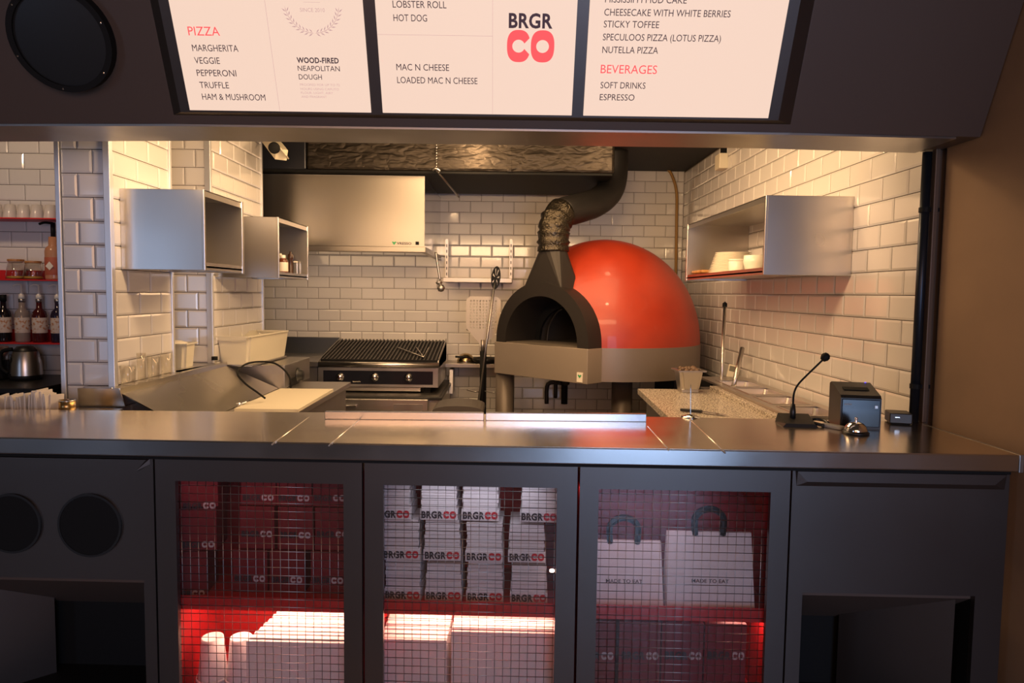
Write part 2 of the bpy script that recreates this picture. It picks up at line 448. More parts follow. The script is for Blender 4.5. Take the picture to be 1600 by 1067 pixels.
# ------------------------------------------------------------------ menu bulkhead
FT = .45; FZ = 2.05; FL = math.hypot(1, FT)
FROT = math.atan(FT)
bulk = struct(obj('wall_bulkhead', bmesh.new(), PANELD))
def strip(pts_bottom_front, pts_bottom_back):
    bm = bmesh.new(); H = 1.1; n = len(pts_bottom_front)
    A = [bm.verts.new((x, y, FZ)) for x, y in pts_bottom_front]
    B = [bm.verts.new((x, y, FZ)) for x, y in pts_bottom_back]
    C = [bm.verts.new((x, y-FT*H, FZ+H)) for x, y in pts_bottom_front]
    D = [bm.verts.new((x, y, FZ+H)) for x, y in pts_bottom_back]
    for i in range(n-1):
        bm.faces.new((B[i], B[i+1], A[i+1], A[i])); bm.faces.new((A[i], A[i+1], C[i+1], C[i]))
        bm.faces.new((B[i+1], B[i], D[i], D[i+1])); bm.faces.new((C[i], C[i+1], D[i+1], D[i]))
    bm.faces.new((A[0], C[0], D[0], B[0])); bm.faces.new((A[-1], B[-1], D[-1], C[-1]))
    bmesh.ops.recalc_face_normals(bm, faces=bm.faces[:])
    return bm
fr = [(-3.2, 2.47), (-1.75, 2.437), (-1.12, 2.40), (.94, 2.405), (1.6, 2.434)]
bk = [(-3.2, 2.78), (-1.9, 2.70), (-1.12, 2.635), (.94, 2.635), (1.6, 2.69)]
bulk.data = tomesh(strip(fr, bk), 'wall_bulkhead', PANELD)
struct(obj('trim_8', hexa([(-3.2, 2.476, 2.043), (-1.75, 2.443, 2.043), (-1.9, 2.70, 2.043), (-3.2, 2.78, 2.043)],
    [(-3.2, 2.476, 2.05), (-1.75, 2.443, 2.05), (-1.9, 2.70, 2.05), (-3.2, 2.78, 2.05)],
    hexa([(-1.75, 2.443, 2.043), (-1.12, 2.406, 2.043), (-1.12, 2.635, 2.043), (-1.9, 2.70, 2.043)], [(-1.75, 2.443, 2.05), (-1.12, 2.406, 2.05), (-1.12, 2.635, 2.05), (-1.9, 2.70, 2.05)],
    hexa([(-1.12, 2.406, 2.043), (.94, 2.411, 2.043), (.94, 2.635, 2.043), (-1.12, 2.635, 2.043)], [(-1.12, 2.406, 2.05), (.94, 2.411, 2.05), (.94, 2.635, 2.05), (-1.12, 2.635, 2.05)],
    hexa([(.94, 2.411, 2.043), (1.52, 2.437, 2.043), (1.52, 2.68, 2.043), (.94, 2.635, 2.043)], [(.94, 2.411, 2.05), (1.52, 2.437, 2.05), (1.52, 2.68, 2.05), (.94, 2.635, 2.05)])))), STEELD))
# raised centre panel carrying the menus (frame F: local x right, z up along slope, y into the panel)
def fascia_frame(name, label, cat, group=None):
    return thing(name, label, cat, (0, 2.385, FZ), (FROT, 0, 0), group)
cp_ = struct(obj('wall_bulkhead_centre', bmesh.new(), PANEL))
bmc = hexa([(-1.17, .04, .0), (.99, .04, .0), (.99, .04, .9), (-1.17, .04, .9)], [(-1.085, -.002, .034), (.885, -.002, .034), (.885, -.002, .9), (-1.085, -.002, .9)])
cp_.data = tomesh(bmc, 'wall_bulkhead_centre', PANEL)
cp_.location = (0, 2.385, FZ); cp_.rotation_euler = (FROT, 0, 0)
MY = -.006
def menu(label, x0, x1, lines, rules):
    t = fascia_frame('menu_board', label, 'menu board')
    obj('light_panel', bx(x0, x1, MY, .004, .041, .62, .001), MENU, t)
    for s, x, v, wd, h, m, b in lines:
        put_flat(text_mesh(s, b, m), t, x, v-h/2, wd, h, MY-.0012)
    bm = bmesh.new()
    for (a, b, c, d) in rules: bx(min(a, c), max(a, c), MY-.0008, MY-.0002, min(b, d), max(b, d), 0, bm)
    if rules: obj('rule_line', bm, MGREY, t)
    return t
K, G_, R_ = MINK, MGREY, MRED; h = .0205
m1 = menu('backlit menu board listing pizzas, leftmost of the three', -1.052, -.458, [
    ('PIZZA', -1.009, .281, .098, .027, R_, 0), ('MARGHERITA', -1.006, .232, .145, h, K, 0), ('VEGGIE', -1.006, .195, .08, h, K, 0),
    ('PEPPERONI', -1.006, .158, .126, h, K, 0), ('TRUFFLE', -1.004, .121, .094, h, K, 0), ('HAM & MUSHROOM', -1.003, .085, .205, h, K, 0),
    ('WOOD-FIRED', -.681, .2, .133, .0165, K, .03), ('NEAPOLITAN', -.681, .176, .134, .0165, K, 0), ('DOUGH', -.681, .15, .074, .0165, K, 0),
    ('PROOFED FOR UP TO 72', -.680, .126, .128, .0075, G_, 0), ('HOURS USING CAPUTO', -.680, .113, .124, .0075, G_, 0),
    ('FLOUR. LIGHT, AIRY', -.680, .101, .104, .0075, G_, 0), ('AND FRAGRANT', -.680, .089, .082, .0075, G_, 0),
    ('SINCE 2010', -.652, .345, .076, .0115, G_, 0)], [(-.7575, .042, -.7565, .619), (-.64, .366, -.588, .3668)])
# laurel wreath drawn as small leaves
bm = bmesh.new()
def leaf(cx, cz, a, ln, wd):
    c, s = math.cos(a), math.sin(a); P = [(-ln/2, 0), (0, wd/2), (ln/2, 0), (0, -wd/2)]
    bm.faces.new([bm.verts.new((cx+p*c-q*s, MY-.0012, cz+p*s+q*c)) for p, q in P])
for a0, a1, sg in ((192, 262, 1), (348, 278, -1)):
    for i in range(9):
        a = math.radians(a0+(a1-a0)*i/8); cx, cz = -.615+.083*math.cos(a), .362+.083*math.sin(a)
        leaf(cx, cz, a+math.pi/2, .022, .0022); leaf(cx+.006*math.cos(a), cz+.006*math.sin(a), a+math.pi/2+.7*sg, .017, .004); leaf(cx-.006*math.cos(a), cz-.006*math.sin(a), a+math.pi/2-.7*sg, .015, .004)
obj('wreath_print', bm, MGREY, m1)
m2 = menu('middle backlit menu board with the red and black round-lettered logo', -.42, .201, [
    ('LOBSTER ROLL', -.366, .365, .165, h, K, 0), ('HOT DOG', -.366, .327, .104, h, K, 0),
    ('MAC N CHEESE', -.366, .184, .168, h, K, 0), ('LOADED MAC N CHEESE', -.366, .145, .258, h, K, 0), ('BRGR', -.009, .3245, .136, .042, K, .03)],
    [(-.42, .2775, -.059, .2785), (-.0595, .042, -.0585, .619)])
put_flat(letter_mesh_logo('C', MRED), m2, -.014, .203, .073, .094, MY-.0012, 'logo_letter')
put_flat(letter_mesh_logo('O', MRED), m2, .061, .203, .074, .094, MY-.0012, 'logo_letter')
menu('backlit menu board listing desserts and beverages, rightmost of the three', .239, .849, [
    ('MISSISSIPPI MUD CAKE', .285, .388, .25, h, K, 0), ('CHEESECAKE WITH WHITE BERRIES', .285, .3515, .39, h, K, 0), ('STICKY TOFFEE', .286, .318, .172, h, K, 0),
    ('SPECULOOS PIZZA (LOTUS PIZZA)', .286, .281, .37, h, K, 0), ('NUTELLA PIZZA', .287, .244, .176, h, K, 0), ('BEVERAGES', .286, .187, .18, .027, R_, 0),
    ('SOFT DRINKS', .289, .138, .145, h, K, 0), ('ESPRESSO', .289, .101, .113, h, K, 0)], [])
# round speaker on the left of the bulkhead
t = thing('ceiling_speaker', 'round black speaker on the dark bulkhead left of the menus', 'speaker', (-1.417, 2.42, FZ), (FROT, 0, .035))
def disc_y(r, y0, y1, seg=48, bm=None, c=(0, 0)):
    return prism([(c[0]+r*math.cos(2*math.pi*i/seg), c[1]+r*math.sin(2*math.pi*i/seg)) for i in range(seg)], y0, y1, bm)
a = [(.157*math.cos(2*math.pi*i/48), .265+.157*math.sin(2*math.pi*i/48)) for i in range(49)]
b = [(.139*math.cos(2*math.pi*i/48), .265+.139*math.sin(2*math.pi*i/48)) for i in range(49)]
obj('rim', ring_prism(a, b, -.05, .01), BLACK, t)
cone = lathe([(.14, 0), (.1, .002), (.0, .004)], 40)
o = obj('cone', cone, BLACKG, t, smooth=True); o.rotation_euler = (math.pi/2, 0, 0); o.location = (0, -.042, .265)
for k in range(6):
    an = math.radians(20+60*k)
    o = obj('screw', lathe([(0, .003), (.0028, .002), (.0028, 0)], 10), CHROME, t); o.rotation_euler = (math.pi/2, 0, 0)
    o.location = (.149*math.cos(an), -.0505, .265+.149*math.sin(an))

# ------------------------------------------------------------------ counter
front = [(-2.7, 2.221), (1.553, 2.0965)]; back = [(1.579, 2.66), (.02, 2.712), (-2.7, 2.69)]
ct = thing('service_counter', 'long stainless steel counter top with a bent front lip', 'counter', (0, 2.4, CTZ))
bm = prism(front+back, CTZ-.012, CTZ, axis='z')
obj('top_sheet', bm, STEELH, ct, True)
for a_, b_ in (((478, 655), (430, 690)), ((562, 655), (518, 692)), ((1012, 666), (1042, 699)), ((1085, 662), (1128, 702))):
    p, q = at_z(*a_, CTZ), at_z(*b_, CTZ)
    p = p+(p-q)*.12 if a_[0] > 1050 or a_[0] < 500 else p
    obj('weld_seam', tube([p+Vector((0, 0, -.0018)), q+(q-p)*.08+Vector((0, 0, -.0018))], .003, 8), mat('bright_weld', (.85, .78, .68), .3, .9), ct, True, True)
bm = bmesh.new()
box(bm, (-.5735, .003, -.0265), (4.254, .010, .053), None, .004)
o = obj('front_lip', bm, mat('lip_steel', (.5, .48, .46), .2, 1, rnoise=((3, 3, 3), .17, .24)), ct, True); o.location = (CO_.x, CO_.y, CTZ); o.rotation_euler = (0, 0, CA)
o = obj('under_batten', bx(-2.66, 1.545, .02, .09, -.066, -.052), BLACK, ct, True); o.location = (CO_.x, CO_.y, CTZ); o.rotation_euler = (0, 0, CA)
obj('end_cap', bx(1.553, 1.566, 2.094, 2.6, CTZ-.054, CTZ+.0005, .001), STEELD, ct, True)
# pass-through strips at the rear
for (a_, b_, lb) in (((507, 655), (756, 657), 'left half of the low steel strip at the rear counter edge'), ((759, 657), (1010, 659), 'right half of the low steel strip, ending beside the ticket spike')):
    p, q = at_z(*a_, CTZ), at_z(*b_, CTZ)
    bm = hexa([(p.x, p.y, CTZ), (q.x, q.y, CTZ), (q.x, q.y+.02, CTZ), (p.x, p.y+.02, CTZ)], [(p.x, p.y, CTZ+.029), (q.x, q.y, CTZ+.029), (q.x, q.y+.02, CTZ+.029), (p.x, p.y+.02, CTZ+.029)])
    bmesh.ops.bevel(bm, geom=bm.edges[:], offset=.002, segments=1, affect='EDGES')
    tag(obj('edge_strip', bm, mat('pale_polished_steel', (.5, .52, .56), .25, .9)), lb, 'strip')

# --- counter fronts.  Local frame: x along, y behind the front edge, z up
def cthing(name, label, cat, group=None):
    return thing(name, label, cat, tuple(CO_), (0, 0, CA), group)
PY = .03   # panel face
def panel_plane(t, x0, x1, z0, z1, hole, name='front_panel', m=PANEL, th=.02, bev=True):
    hx0, hx1, hz0, hz1 = hole
    bm = bmesh.new()
    O_ = [(x0, z0), (x1, z0), (x1, z1), (x0, z1), (x0, z0)]; I_ = [(hx0, hz0), (hx1, hz0), (hx1, hz1), (hx0, hz1), (hx0, hz0)]
    ring_prism(O_, I_, PY, PY+th, bm)
    return obj(name, bm, m, t)
def liner(t, x0, x1, z0, z1, d, m, name='liner'):
    bm = bx(x0-.012, x0, PY+.03, d, z0, z1); bx(x1, x1+.012, PY+.03, d, z0, z1, 0, bm); bx(x0-.012, x1+.012, d, d+.012, z0, z1, 0, bm)
    bx(x0-.012, x1+.012, PY+.03, d+.012, z1, z1+.01, 0, bm); bx(x0-.012, x1+.012, PY+.03, d+.012, z0-.01, z0, 0, bm)
    return obj(name, bm, m, t)
DOORS = [(-1.116, -.453, -1.05, -.514, 'left mesh-fronted display cabinet with dark red cartons'),
         (-.449, .224, -.388, .159, 'middle mesh-fronted display cabinet with white cartons'),
         (.228, .883, .289, .822, 'right mesh-fronted display cabinet with white paper bags')]
wire_v = wire_h = None
for n, (x0, x1, a_, b_, lb) in enumerate(DOORS):
    t = cthing('display_cabinet', lb, 'cabinet')
    liner(t, a_-.045, b_+.045, .12, .92, .44, REDL if n != 1 else mat('red_liner_bright', (.5, .012, .014), .5))
    dr = panel_plane(t, x0+.002, x1-.002, .08, .962, (a_, b_, .14, .893), 'door')
    bmesh_dummy = None
    obj('glass_pane', bx(a_-.01, b_+.01, PY+.02, PY+.024, .13, .9), PANE, dr)
    # wires, 1 inch mesh
    wv = tomesh(tube([(0, 0, .142), (0, 0, .891)], .0009, 6), 'wire', WIRE, True)
    wh = tomesh(tube([(a_+.002, 0, 0), (b_-.002, 0, 0)], .0011, 6), 'wire', WIRE, True)
    s = .0262; k = 0; x = a_+.012
    while x < b_-.005:
        link('wire', wv, None, dr, loc=(x, PY+.012, 0), rot=(0, random.gauss(0, .0008), 0)); x += s*1.01
    z = .893-.016
    while z > .15:
        link('wire', wh, None, dr, loc=(0, PY+.0095, z), rot=(0, random.gauss(0, .0006), 0)); z -= s
    sh = obj('shelf', bx(a_-.045, b_+.045, PY+.04, .43, .456, .476, .001), REDM, t)
    obj('shelf_lip', bx(a_-.045, b_+.045, PY+.03, PY+.036, .472, .506), REDM, sh)
    if n < 2:
        obj('led_strip', bx(a_-.03, b_+.03, .21, .24, .450, .455), LED, sh)
        lamp('shelf_lamp', 'AREA', (0, 0, 0), 3.0, (1, .55, .38), .5, (0, 0, 0), .02)
        L0_ = bpy.data.objects[-1] if False else [o for o in COL.objects if o.type == 'LIGHT'][-1]
        L0_.parent = t; L0_.location = ((a_+b_)/2, .25, .445)
    else:
        obj('led_strip', bx(b_-.01, b_+.03, .15, .24, .450, .455), LED, sh)
        lamp('shelf_lamp', 'AREA', (0, 0, 0), .7, (1, .5, .4), .12, (0, 0, 0), .02)
        L0_ = [o for o in COL.objects if o.type == 'LIGHT'][-1]; L0_.parent = t; L0_.location = (b_-.03, .2, .445)
pt = at_c(864, 893, .1)
lampspot = tag(obj('spot_light', lathe([(0, 0), (.008, 0), (.008, .006), (0, .008)], 14), LED, None, loc=tuple(CO_+CEX*(pt.x-.003)+CEY*.1+Vector((0, 0, pt.z)))), 'tiny bright spot light on the red side wall of the middle cabinet', 'light')
# lamps above the upper shelves
for x, y, z, p, c_ in ((-.9, .08, .88, .1, (1, .5, .5)), (-.1, .07, .885, .3, (.85, .85, 1)), (.4, .08, .885, .4, (1, .7, .8))):
    lamp('cabinet_lamp', 'AREA', tuple(CO_+CEX*x+CEY*y+Vector((0, 0, z))), p, c_, .4, (0, 0, 0), .03)

# solid end panels with niches
def niche(t, x0, x1, z1, open_left):
    bm = bmesh.new()
    d = .34
    if open_left: # left panel: slanting inner wall comes from the left
        prism([(x0-.01, PY+.01), (x0-.01, d), (x1-.12, d)], .08, z1, bm, 'z') if False else None
    return bm
# left panel
t = cthing('counter_end_panel', 'charcoal counter panel at the left with two round ports', 'counter panel')
ni = (-2.2, -1.158, .1, .568)
panel_plane(t, -2.68, -1.12, .08, .962, ni)
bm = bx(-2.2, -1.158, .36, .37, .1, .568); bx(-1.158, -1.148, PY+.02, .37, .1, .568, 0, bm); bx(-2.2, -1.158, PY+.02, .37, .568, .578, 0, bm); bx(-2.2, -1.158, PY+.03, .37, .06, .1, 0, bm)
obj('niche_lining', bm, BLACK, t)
# slanting board inside the niche
p0 = at_c(0, 903, PY+.022); p1 = at_c(113, 938, .30)
obj('slanted_board', hexa([(-1.9, PY+.022, .1), (-1.64, .30, .1), (-1.66, .32, .1), (-2.0, .3, .1)], [(-1.9, PY+.022, .566), (-1.64, .30, .566), (-1.66, .32, .566), (-2.0, .3, .566)]), PANEL, t)
for k, (cx, cz, r) in enumerate(((-1.58, .746, .093), (-1.326, .745, .099))):
    pt = obj('port_ring', ring_prism([(cx+(r+.004)*math.cos(i*math.pi/24), cz+(r+.004)*math.sin(i*math.pi/24)) for i in range(49)], [(cx+(r-.003)*math.cos(i*math.pi/24), cz+(r-.003)*math.sin(i*math.pi/24)) for i in range(49)], PY-.008, PY+.001), BLACKG, t)
    obj('port_cover', disc_y(r-.002, PY-.006, PY+.001, 48, None, (cx, cz)), BLACK, pt)
obj('top_chamfer', hexa([(-2.68, PY-.012, .925), (-1.17, PY-.012, .925), (-1.13, PY, .945), (-2.68, PY, .925)], [(-2.68, PY-.012, .962), (-1.135, PY-.012, .962), (-1.13, PY, .962), (-2.68, PY, .962)]), PANEL, t)
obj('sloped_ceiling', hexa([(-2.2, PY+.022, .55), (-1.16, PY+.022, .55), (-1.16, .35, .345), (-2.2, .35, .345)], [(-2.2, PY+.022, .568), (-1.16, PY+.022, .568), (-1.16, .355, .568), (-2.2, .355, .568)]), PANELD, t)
# right panel
t = cthing('counter_end_panel', 'charcoal counter panel at the right with a square niche below', 'counter panel')
panel_plane(t, .887, 1.549, .08, .962, (.932, 1.465, .1, .576))
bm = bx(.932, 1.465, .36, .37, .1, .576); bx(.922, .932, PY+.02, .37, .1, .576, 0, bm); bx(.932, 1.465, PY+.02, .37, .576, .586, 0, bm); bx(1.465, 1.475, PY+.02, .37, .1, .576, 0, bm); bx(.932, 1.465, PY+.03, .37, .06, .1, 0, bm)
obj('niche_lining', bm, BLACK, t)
obj('slanted_board', hexa([(1.18, .32, .1), (1.43, PY+.04, .1), (1.44, PY+.06, .1), (1.2, .34, .1)], [(1.18, .32, .575), (1.43, PY+.04, .575), (1.44, PY+.06, .575), (1.2, .34, .575)]), PANEL, t)
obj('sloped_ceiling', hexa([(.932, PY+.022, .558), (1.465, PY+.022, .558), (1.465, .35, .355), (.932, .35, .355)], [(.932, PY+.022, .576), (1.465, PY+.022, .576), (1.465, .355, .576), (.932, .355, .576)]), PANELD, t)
obj('top_chamfer', hexa([(.93, PY-.008, .93), (1.5, PY-.008, .93), (1.535, PY, .915), (.9, PY, .915)], [(.9, PY-.008, .962), (1.535, PY-.008, .962), (1.54, PY, .962), (.895, PY, .962)]), PANEL, t)

# ------------------------------------------------------------------ contents of the cabinets
def carton(x, z, y, wd, h, mt, label, group, cat='carton', dark_first=True, m2=None, tilt=0, cotext=True):
    t = thing('carton', label, cat, tuple(CO_+CEX*x+CEY*y+Vector((0, 0, z))), (0, 0, CA+tilt), group)
    obj('box_body', bx(-wd/2, wd/2, 0, .12, 0, h, .002), mt, t)
    obj('lid_flap', bx(-wd/2-.001, wd/2+.001, -.0015, .004, h*.02, h*.30, .0005), mt, t)
    return t
CW = mat('pale_logo', (.6, .5, .5), .6)
rows = {0: [(332, 786), (412, 777), (468, 778), (524, 778)], 1: [(330, 846), (410, 834), (470, 836), (528, 835)], 2: [(315, 922), (399, 904), (457, 906), (521, 907)]}
rn = {0: 'top', 1: 'middle', 2: 'bottom'}; cn = ['leftmost', 'second from left', 'third from left', 'rightmost']
ups = [.428, .556, .684]
for r in rows:
    z = .477+.15*(2-r)
    for c, (px, py) in enumerate(rows[r]):
        p = at_c(px, py, .16)
        wd = .118
        t = carton(p.x-.02+(.0 if c else -.012), z, .165+(.0 if c else -.03), wd, .146 if r else .13, REDC, 'dark red carton, %s in the %s row of the left cabinet' % (cn[c], rn[r]), 'dark red cartons in the left cabinet', tilt=(0 if c else .12))
        zz = p.z-z-.011
        put_flat(text_mesh('BRGR', .045, INK), t, -.052, zz, .062, .02, -.0025)
        put_flat(letter_mesh_logo('C', CW), t, .012, zz-.001, .019, .022, -.0025, 'logo_letter')
        put_flat(letter_mesh_logo('O', CW), t, .033, zz-.001, .019, .022, -.0025, 'logo_letter')
# white carton stacks, middle cabinet
colx = [at_c(x, 940, .12).x for x in (628, 692, 757, 826)]
for r in range(3):
    z = .477+r*.137
    for c in range(4):
        if r == 2 and c == 3: x = at_c(842, 816, .12).x
        else: x = at_c([(628, 692, 757, 826), (626, 690, 756, 823), (612, 685, 750, 842)][r][c], (940, 876, 812)[r], .12).x
        t = thing('carton_stack', 'stack of flat white cartons, %s in the %s row of the middle cabinet' % (cn[c], ['bottom', 'middle', 'top'][r]), 'cartons', tuple(CO_+CEX*x+CEY*(.125+random.uniform(0, .006))+Vector((0, 0, z))), (0, 0, CA+random.uniform(-.03, .03)), 'white carton stacks in the middle cabinet')
        obj('printed_carton', bx(-.062, .062, 0, .14, 0, .036, .001), WHITEC, t)
        zz = .037
        while zz < .126:
            hh = random.uniform(.009, .016); ww = .058+random.uniform(-.003, .002)
            obj('carton', bx(-ww, ww, .003+random.uniform(0, .003), .14, zz, zz+hh-.0012, .001), WHITEC, t); zz += hh
        logo_line(t, -.057, .007, .114, .023, -.0012, INK, INKR)
# big white sheets below: left and middle cabinets
def paper_stack(x0, x1, ztop, y, label, lean):
    t = thing('box_stack', label, 'boxes', tuple(CO_+CEX*((x0+x1)/2)+CEY*y+Vector((0, 0, .12))), (0, 0, CA), 'folded white pizza boxes on end')
    h = ztop-.12; wd = x1-x0
    obj('folded_box', bx(-wd/2, wd/2, 0, .012, 0, h, .002), WHITEC, t)
    for k in range(7):
        obj('folded_box', bx(-wd/2+lean*(k+1)*.006, wd/2+.0+lean*(k+1)*.002, .014+k*.026, .036+k*.026, 0, h+.0028*(k+1)+random.uniform(-.003, .003), .002), WHITEC, t)
for pxs, y, lb, lean in (((384, 545, 996), .14, 'stack of folded white pizza boxes on end in the left cabinet', 1), ((552, 698, 992), .14, 'left stack of folded white pizza boxes in the middle cabinet', 0), ((705, 868, 981), .14, 'right stack of folded white pizza boxes in the middle cabinet', 0)):
    a_, b_ = at_c(pxs[0], pxs[2], y), at_c(pxs[1], pxs[2], y)
    if lean: a_.x += 0
    a_.z -= .012; paper_stack(max(a_.x, -.42) if pxs[0] == 552 else a_.x, min(b_.x, -.5) if lean else b_.x, a_.z, y, lb, lean)
# upturned cup stacks
for px, w_, lb in ((326, 39, 'tall sleeve of white paper cups, left of two in the left cabinet'), (371, 36, 'tall sleeve of white paper cups beside the folded pizza boxes')):
    a_ = at_c(px, 1003, .17)
    t = thing('cup_stack', lb, 'paper cups', tuple(CO_+CEX*a_.x+CEY*.2+Vector((0, 0, .12))), (0, 0, 0), 'sleeves of paper cups in the left cabinet')
    hh = a_.z-.12+.004
    obj('sleeve', lathe([(.0, 0), (.052, 0), (.05, .03), (.036, hh), (.033, hh), (.03, hh-.006), (0, hh-.006)], 28), WHITEC, t, smooth=True)
    obj('cup_rim', lathe([(.0525, .035), (.056, .035), (.056, .044), (.0525, .044)], 28), WHITEC, t, smooth=True)
# white bags, right cabinet
def bag(x0, x1, z1, y, label):
    t = thing('paper_bag', label, 'bag', tuple(CO_+CEX*((x0+x1)/2)+CEY*y+Vector((0, 0, .477))), (0, 0, CA), 'white carrier bags in the right cabinet')
    wd = (x1-x0)/2; h = z1-.477
    bm = hexa([(-wd, -.05, 0), (wd, -.05, 0), (wd, .04, 0), (-wd, .04, 0)], [(-wd+.004, .0, h), (wd-.004, .0, h), (wd-.004, .012, h), (-wd+.004, .012, h)])
    obj('bag_body', bm, WHITEC, t)
    pts = spline([(-.045, .004, h-.01), (-.047, .002, h+.045), (-.028, .0, h+.07), (0, 0, h+.078), (.028, 0, h+.07), (.047, .002, h+.045), (.045, .004, h-.01)], 5)
    obj('handle', tube(pts, .011, 6), BLACK, t)
    o = put_flat(text_mesh('MADE TO EAT', .01, INK), t, -.06, h*.36, .12, .012, -.036)
    o.rotation_euler = (math.pi/2-.2, 0, 0)
bag(.262, .518, .68, .17, 'white paper bag with dark handle, left in the right cabinet')
a_ = at_c(1040, 830, .15); b_ = at_c(1176, 830, .15)
bag(a_.x, b_.x, a_.z, .15, 'white paper bag with dark handle, right in the right cabinet')
for c, px in enumerate((929, 999, 1066, 1133)):
    a_ = at_c(px, 1024, .13)
    t = carton(a_.x, .12, .13, .137, .30, REDC, 'large red carton, %s on the lower shelf of the right cabinet' % cn[c], 'large red cartons in the right cabinet')
    zz = a_.z-.12-.012
    put_flat(text_mesh('BRGR', .045, INK), t, -.058, zz, .076, .026, -.0025)
    put_flat(letter_mesh_logo('C', CW), t, .022, zz-.001, .019, .027, -.0025, 'logo_letter')
    put_flat(letter_mesh_logo('O', CW), t, .043, zz-.001, .019, .027, -.0025, 'logo_letter')

# ------------------------------------------------------------------ things on the counter
# microphone
t = thing('desk_microphone', 'black gooseneck microphone on a wedge base', 'microphone', (1.065, 2.56, CTZ), (0, 0, -.12))
o = obj('base', hexa([(-.062, -.055, 0), (.062, -.055, 0), (.062, .055, 0), (-.062, .055, 0)], [(-.05, -.05, .012), (.05, -.05, .012), (.055, .05, .034), (-.055, .05, .034)]), BLACKG, t)
bmesh_ = None
obj('name_plate', bx(-.02, .012, -.051, -.05, .006, .009), CHROME, t)
obj('socket', lathe([(0, .02), (.011, .02), (.011, .045), (.0075, .075), (0, .075)], 16), BLACKG, t, smooth=True, loc=(-.012, .01, 0))
neck = spline([(-.012, .01, .07), (-.010, .01, .115), (.004, .008, .15), (.04, .0, .195), (.085, -.004, .245)], 6)
obj('gooseneck', tube(neck, .0037, 8), BLACK, t, smooth=True)
obj('microphone_head', lathe([(0, -.017), (.009, -.015), (.0155, -.004), (.0155, .005), (.010, .014), (0, .017)], 18), BLACK, t, smooth=True, loc=(.09, -.004, .252), rot=(0, .7, 0))
# receipt printer
t = thing('receipt_printer', 'black receipt printer beside the reception bell', 'printer', (1.272, 2.505, CTZ), (0, 0, -.2))
obj('housing', prism([(0, 0), (.17, 0), (.17, .142), (.145, .15), (.01, .118), (0, .108)], -.068, .068, None, 'x'), BLACKG, t)
obj('paper_slot', hexa([(-.045, .055, .1305), (.042, .055, .1305), (.042, .085, .1375), (-.045, .085, .1375)], [(-.045, .055, .1315), (.042, .055, .1315), (.042, .085, .1385), (-.045, .085, .1385)]), BLACK, t)
obj('front_cover', bx(-.064, .064, -.003, 0, .006, .104, .002), mat('gloss_black_plastic', (.01, .01, .011), .18), t)
put_flat(text_mesh('EPSON', .02, mat('grey_print', (.35, .35, .35), .5)), t, -.056, .083, .024, .006, -.0042)
obj('power_button', bx(.045, .056, -.0045, -.002, .073, .085, .001), STEELD, t)
obj('status_light', lathe([(0, .002), (.003, .001), (.003, 0)], 10), mat('blue_indicator', (.1, .1, .8), .4, emit=(.08, .06, .9), estr=3), t, loc=(.05, .14, .15))
# bell
t = thing('reception_bell', 'small chrome reception bell on the counter', 'bell', (1.207, 2.405, CTZ))
obj('base', lathe([(0, 0), (.042, 0), (.044, .004), (.04, .009), (.02, .011), (0, .011)], 32), BLACKG, t, smooth=True)
obj('dome', lathe([(.037, .011), (.037, .014), (.033, .026), (.024, .036), (.01, .0415), (0, .042)], 32), CHROME, t, smooth=True)
obj('button', lathe([(.004, .04), (.004, .05), (.006, .052), (.004, .056), (0, .057)], 14), CHROME, t, smooth=True)
# watch strap and grey gadget
t = thing('handheld_bleeper', 'grey handheld gadget with black strap between microphone and printer', 'gadget', (1.17, 2.50, CTZ), (0, 0, .5))
obj('body', bx(-.016, .016, -.045, .04, 0, .014, .006), mat('grey_plastic', (.3, .29, .28), .35), t)
obj('strap', tube(spline([(-.018, .02, .006), (-.03, .05, .012), (-.02, .08, .016), (.015, .085, .018), (.03, .06, .016), (.018, .03, .01)], 5), .006, 8), BLACKG, t, smooth=True)
# small black box
t = thing('power_box', 'small black box right of the receipt printer', 'box', (1.468, 2.60, CTZ), (0, 0, -.3))
obj('case', bx(-.038, .038, -.02, .07, .004, .042, .003), BLACKG, t)
obj('foot_pad', bx(-.03, .03, -.012, .06, 0, .004), BLACK, t)
obj('status_print', bx(-.02, -.005, -.0208, -.02, .026, .028), CHROME, t)
# ticket spike
t = thing('ticket_spike', 'thin steel ticket spike standing at the rear counter edge', 'ticket spike', tuple(at_z(1079, 652, CTZ)))
obj('base', lathe([(0, .0), (.037, 0), (.037, .002), (.02, .008), (.006, .012), (0, .0125)], 28), CHROME, t, smooth=True)
obj('spike', tube([(0, 0, .01), (-.003, 0, .128)], [.0016, .0009], 6), CHROME, t)
# wall pipe beside counter
t = thing('wall_pipe', 'dark vertical pipe at the end of the tiled right wall', 'pipe', (1.556, 2.66, CTZ))
obj('pipe', tube([(1.556, 2.662, CTZ), (1.556, 2.662, 2.043)], .017, 14), mat('dark_steel_pipe', (.02, .025, .035), .35, .6), t, True, True)
for z in (1.165, 1.83):
    bm = tube([(1.556, 2.662, z-.009), (1.556, 2.662, z+.009)], .02, 14); box(bm, (1.585, 2.652, z), (.04, .008, .014))
    obj('clamp', bm, BLACK, t, True)

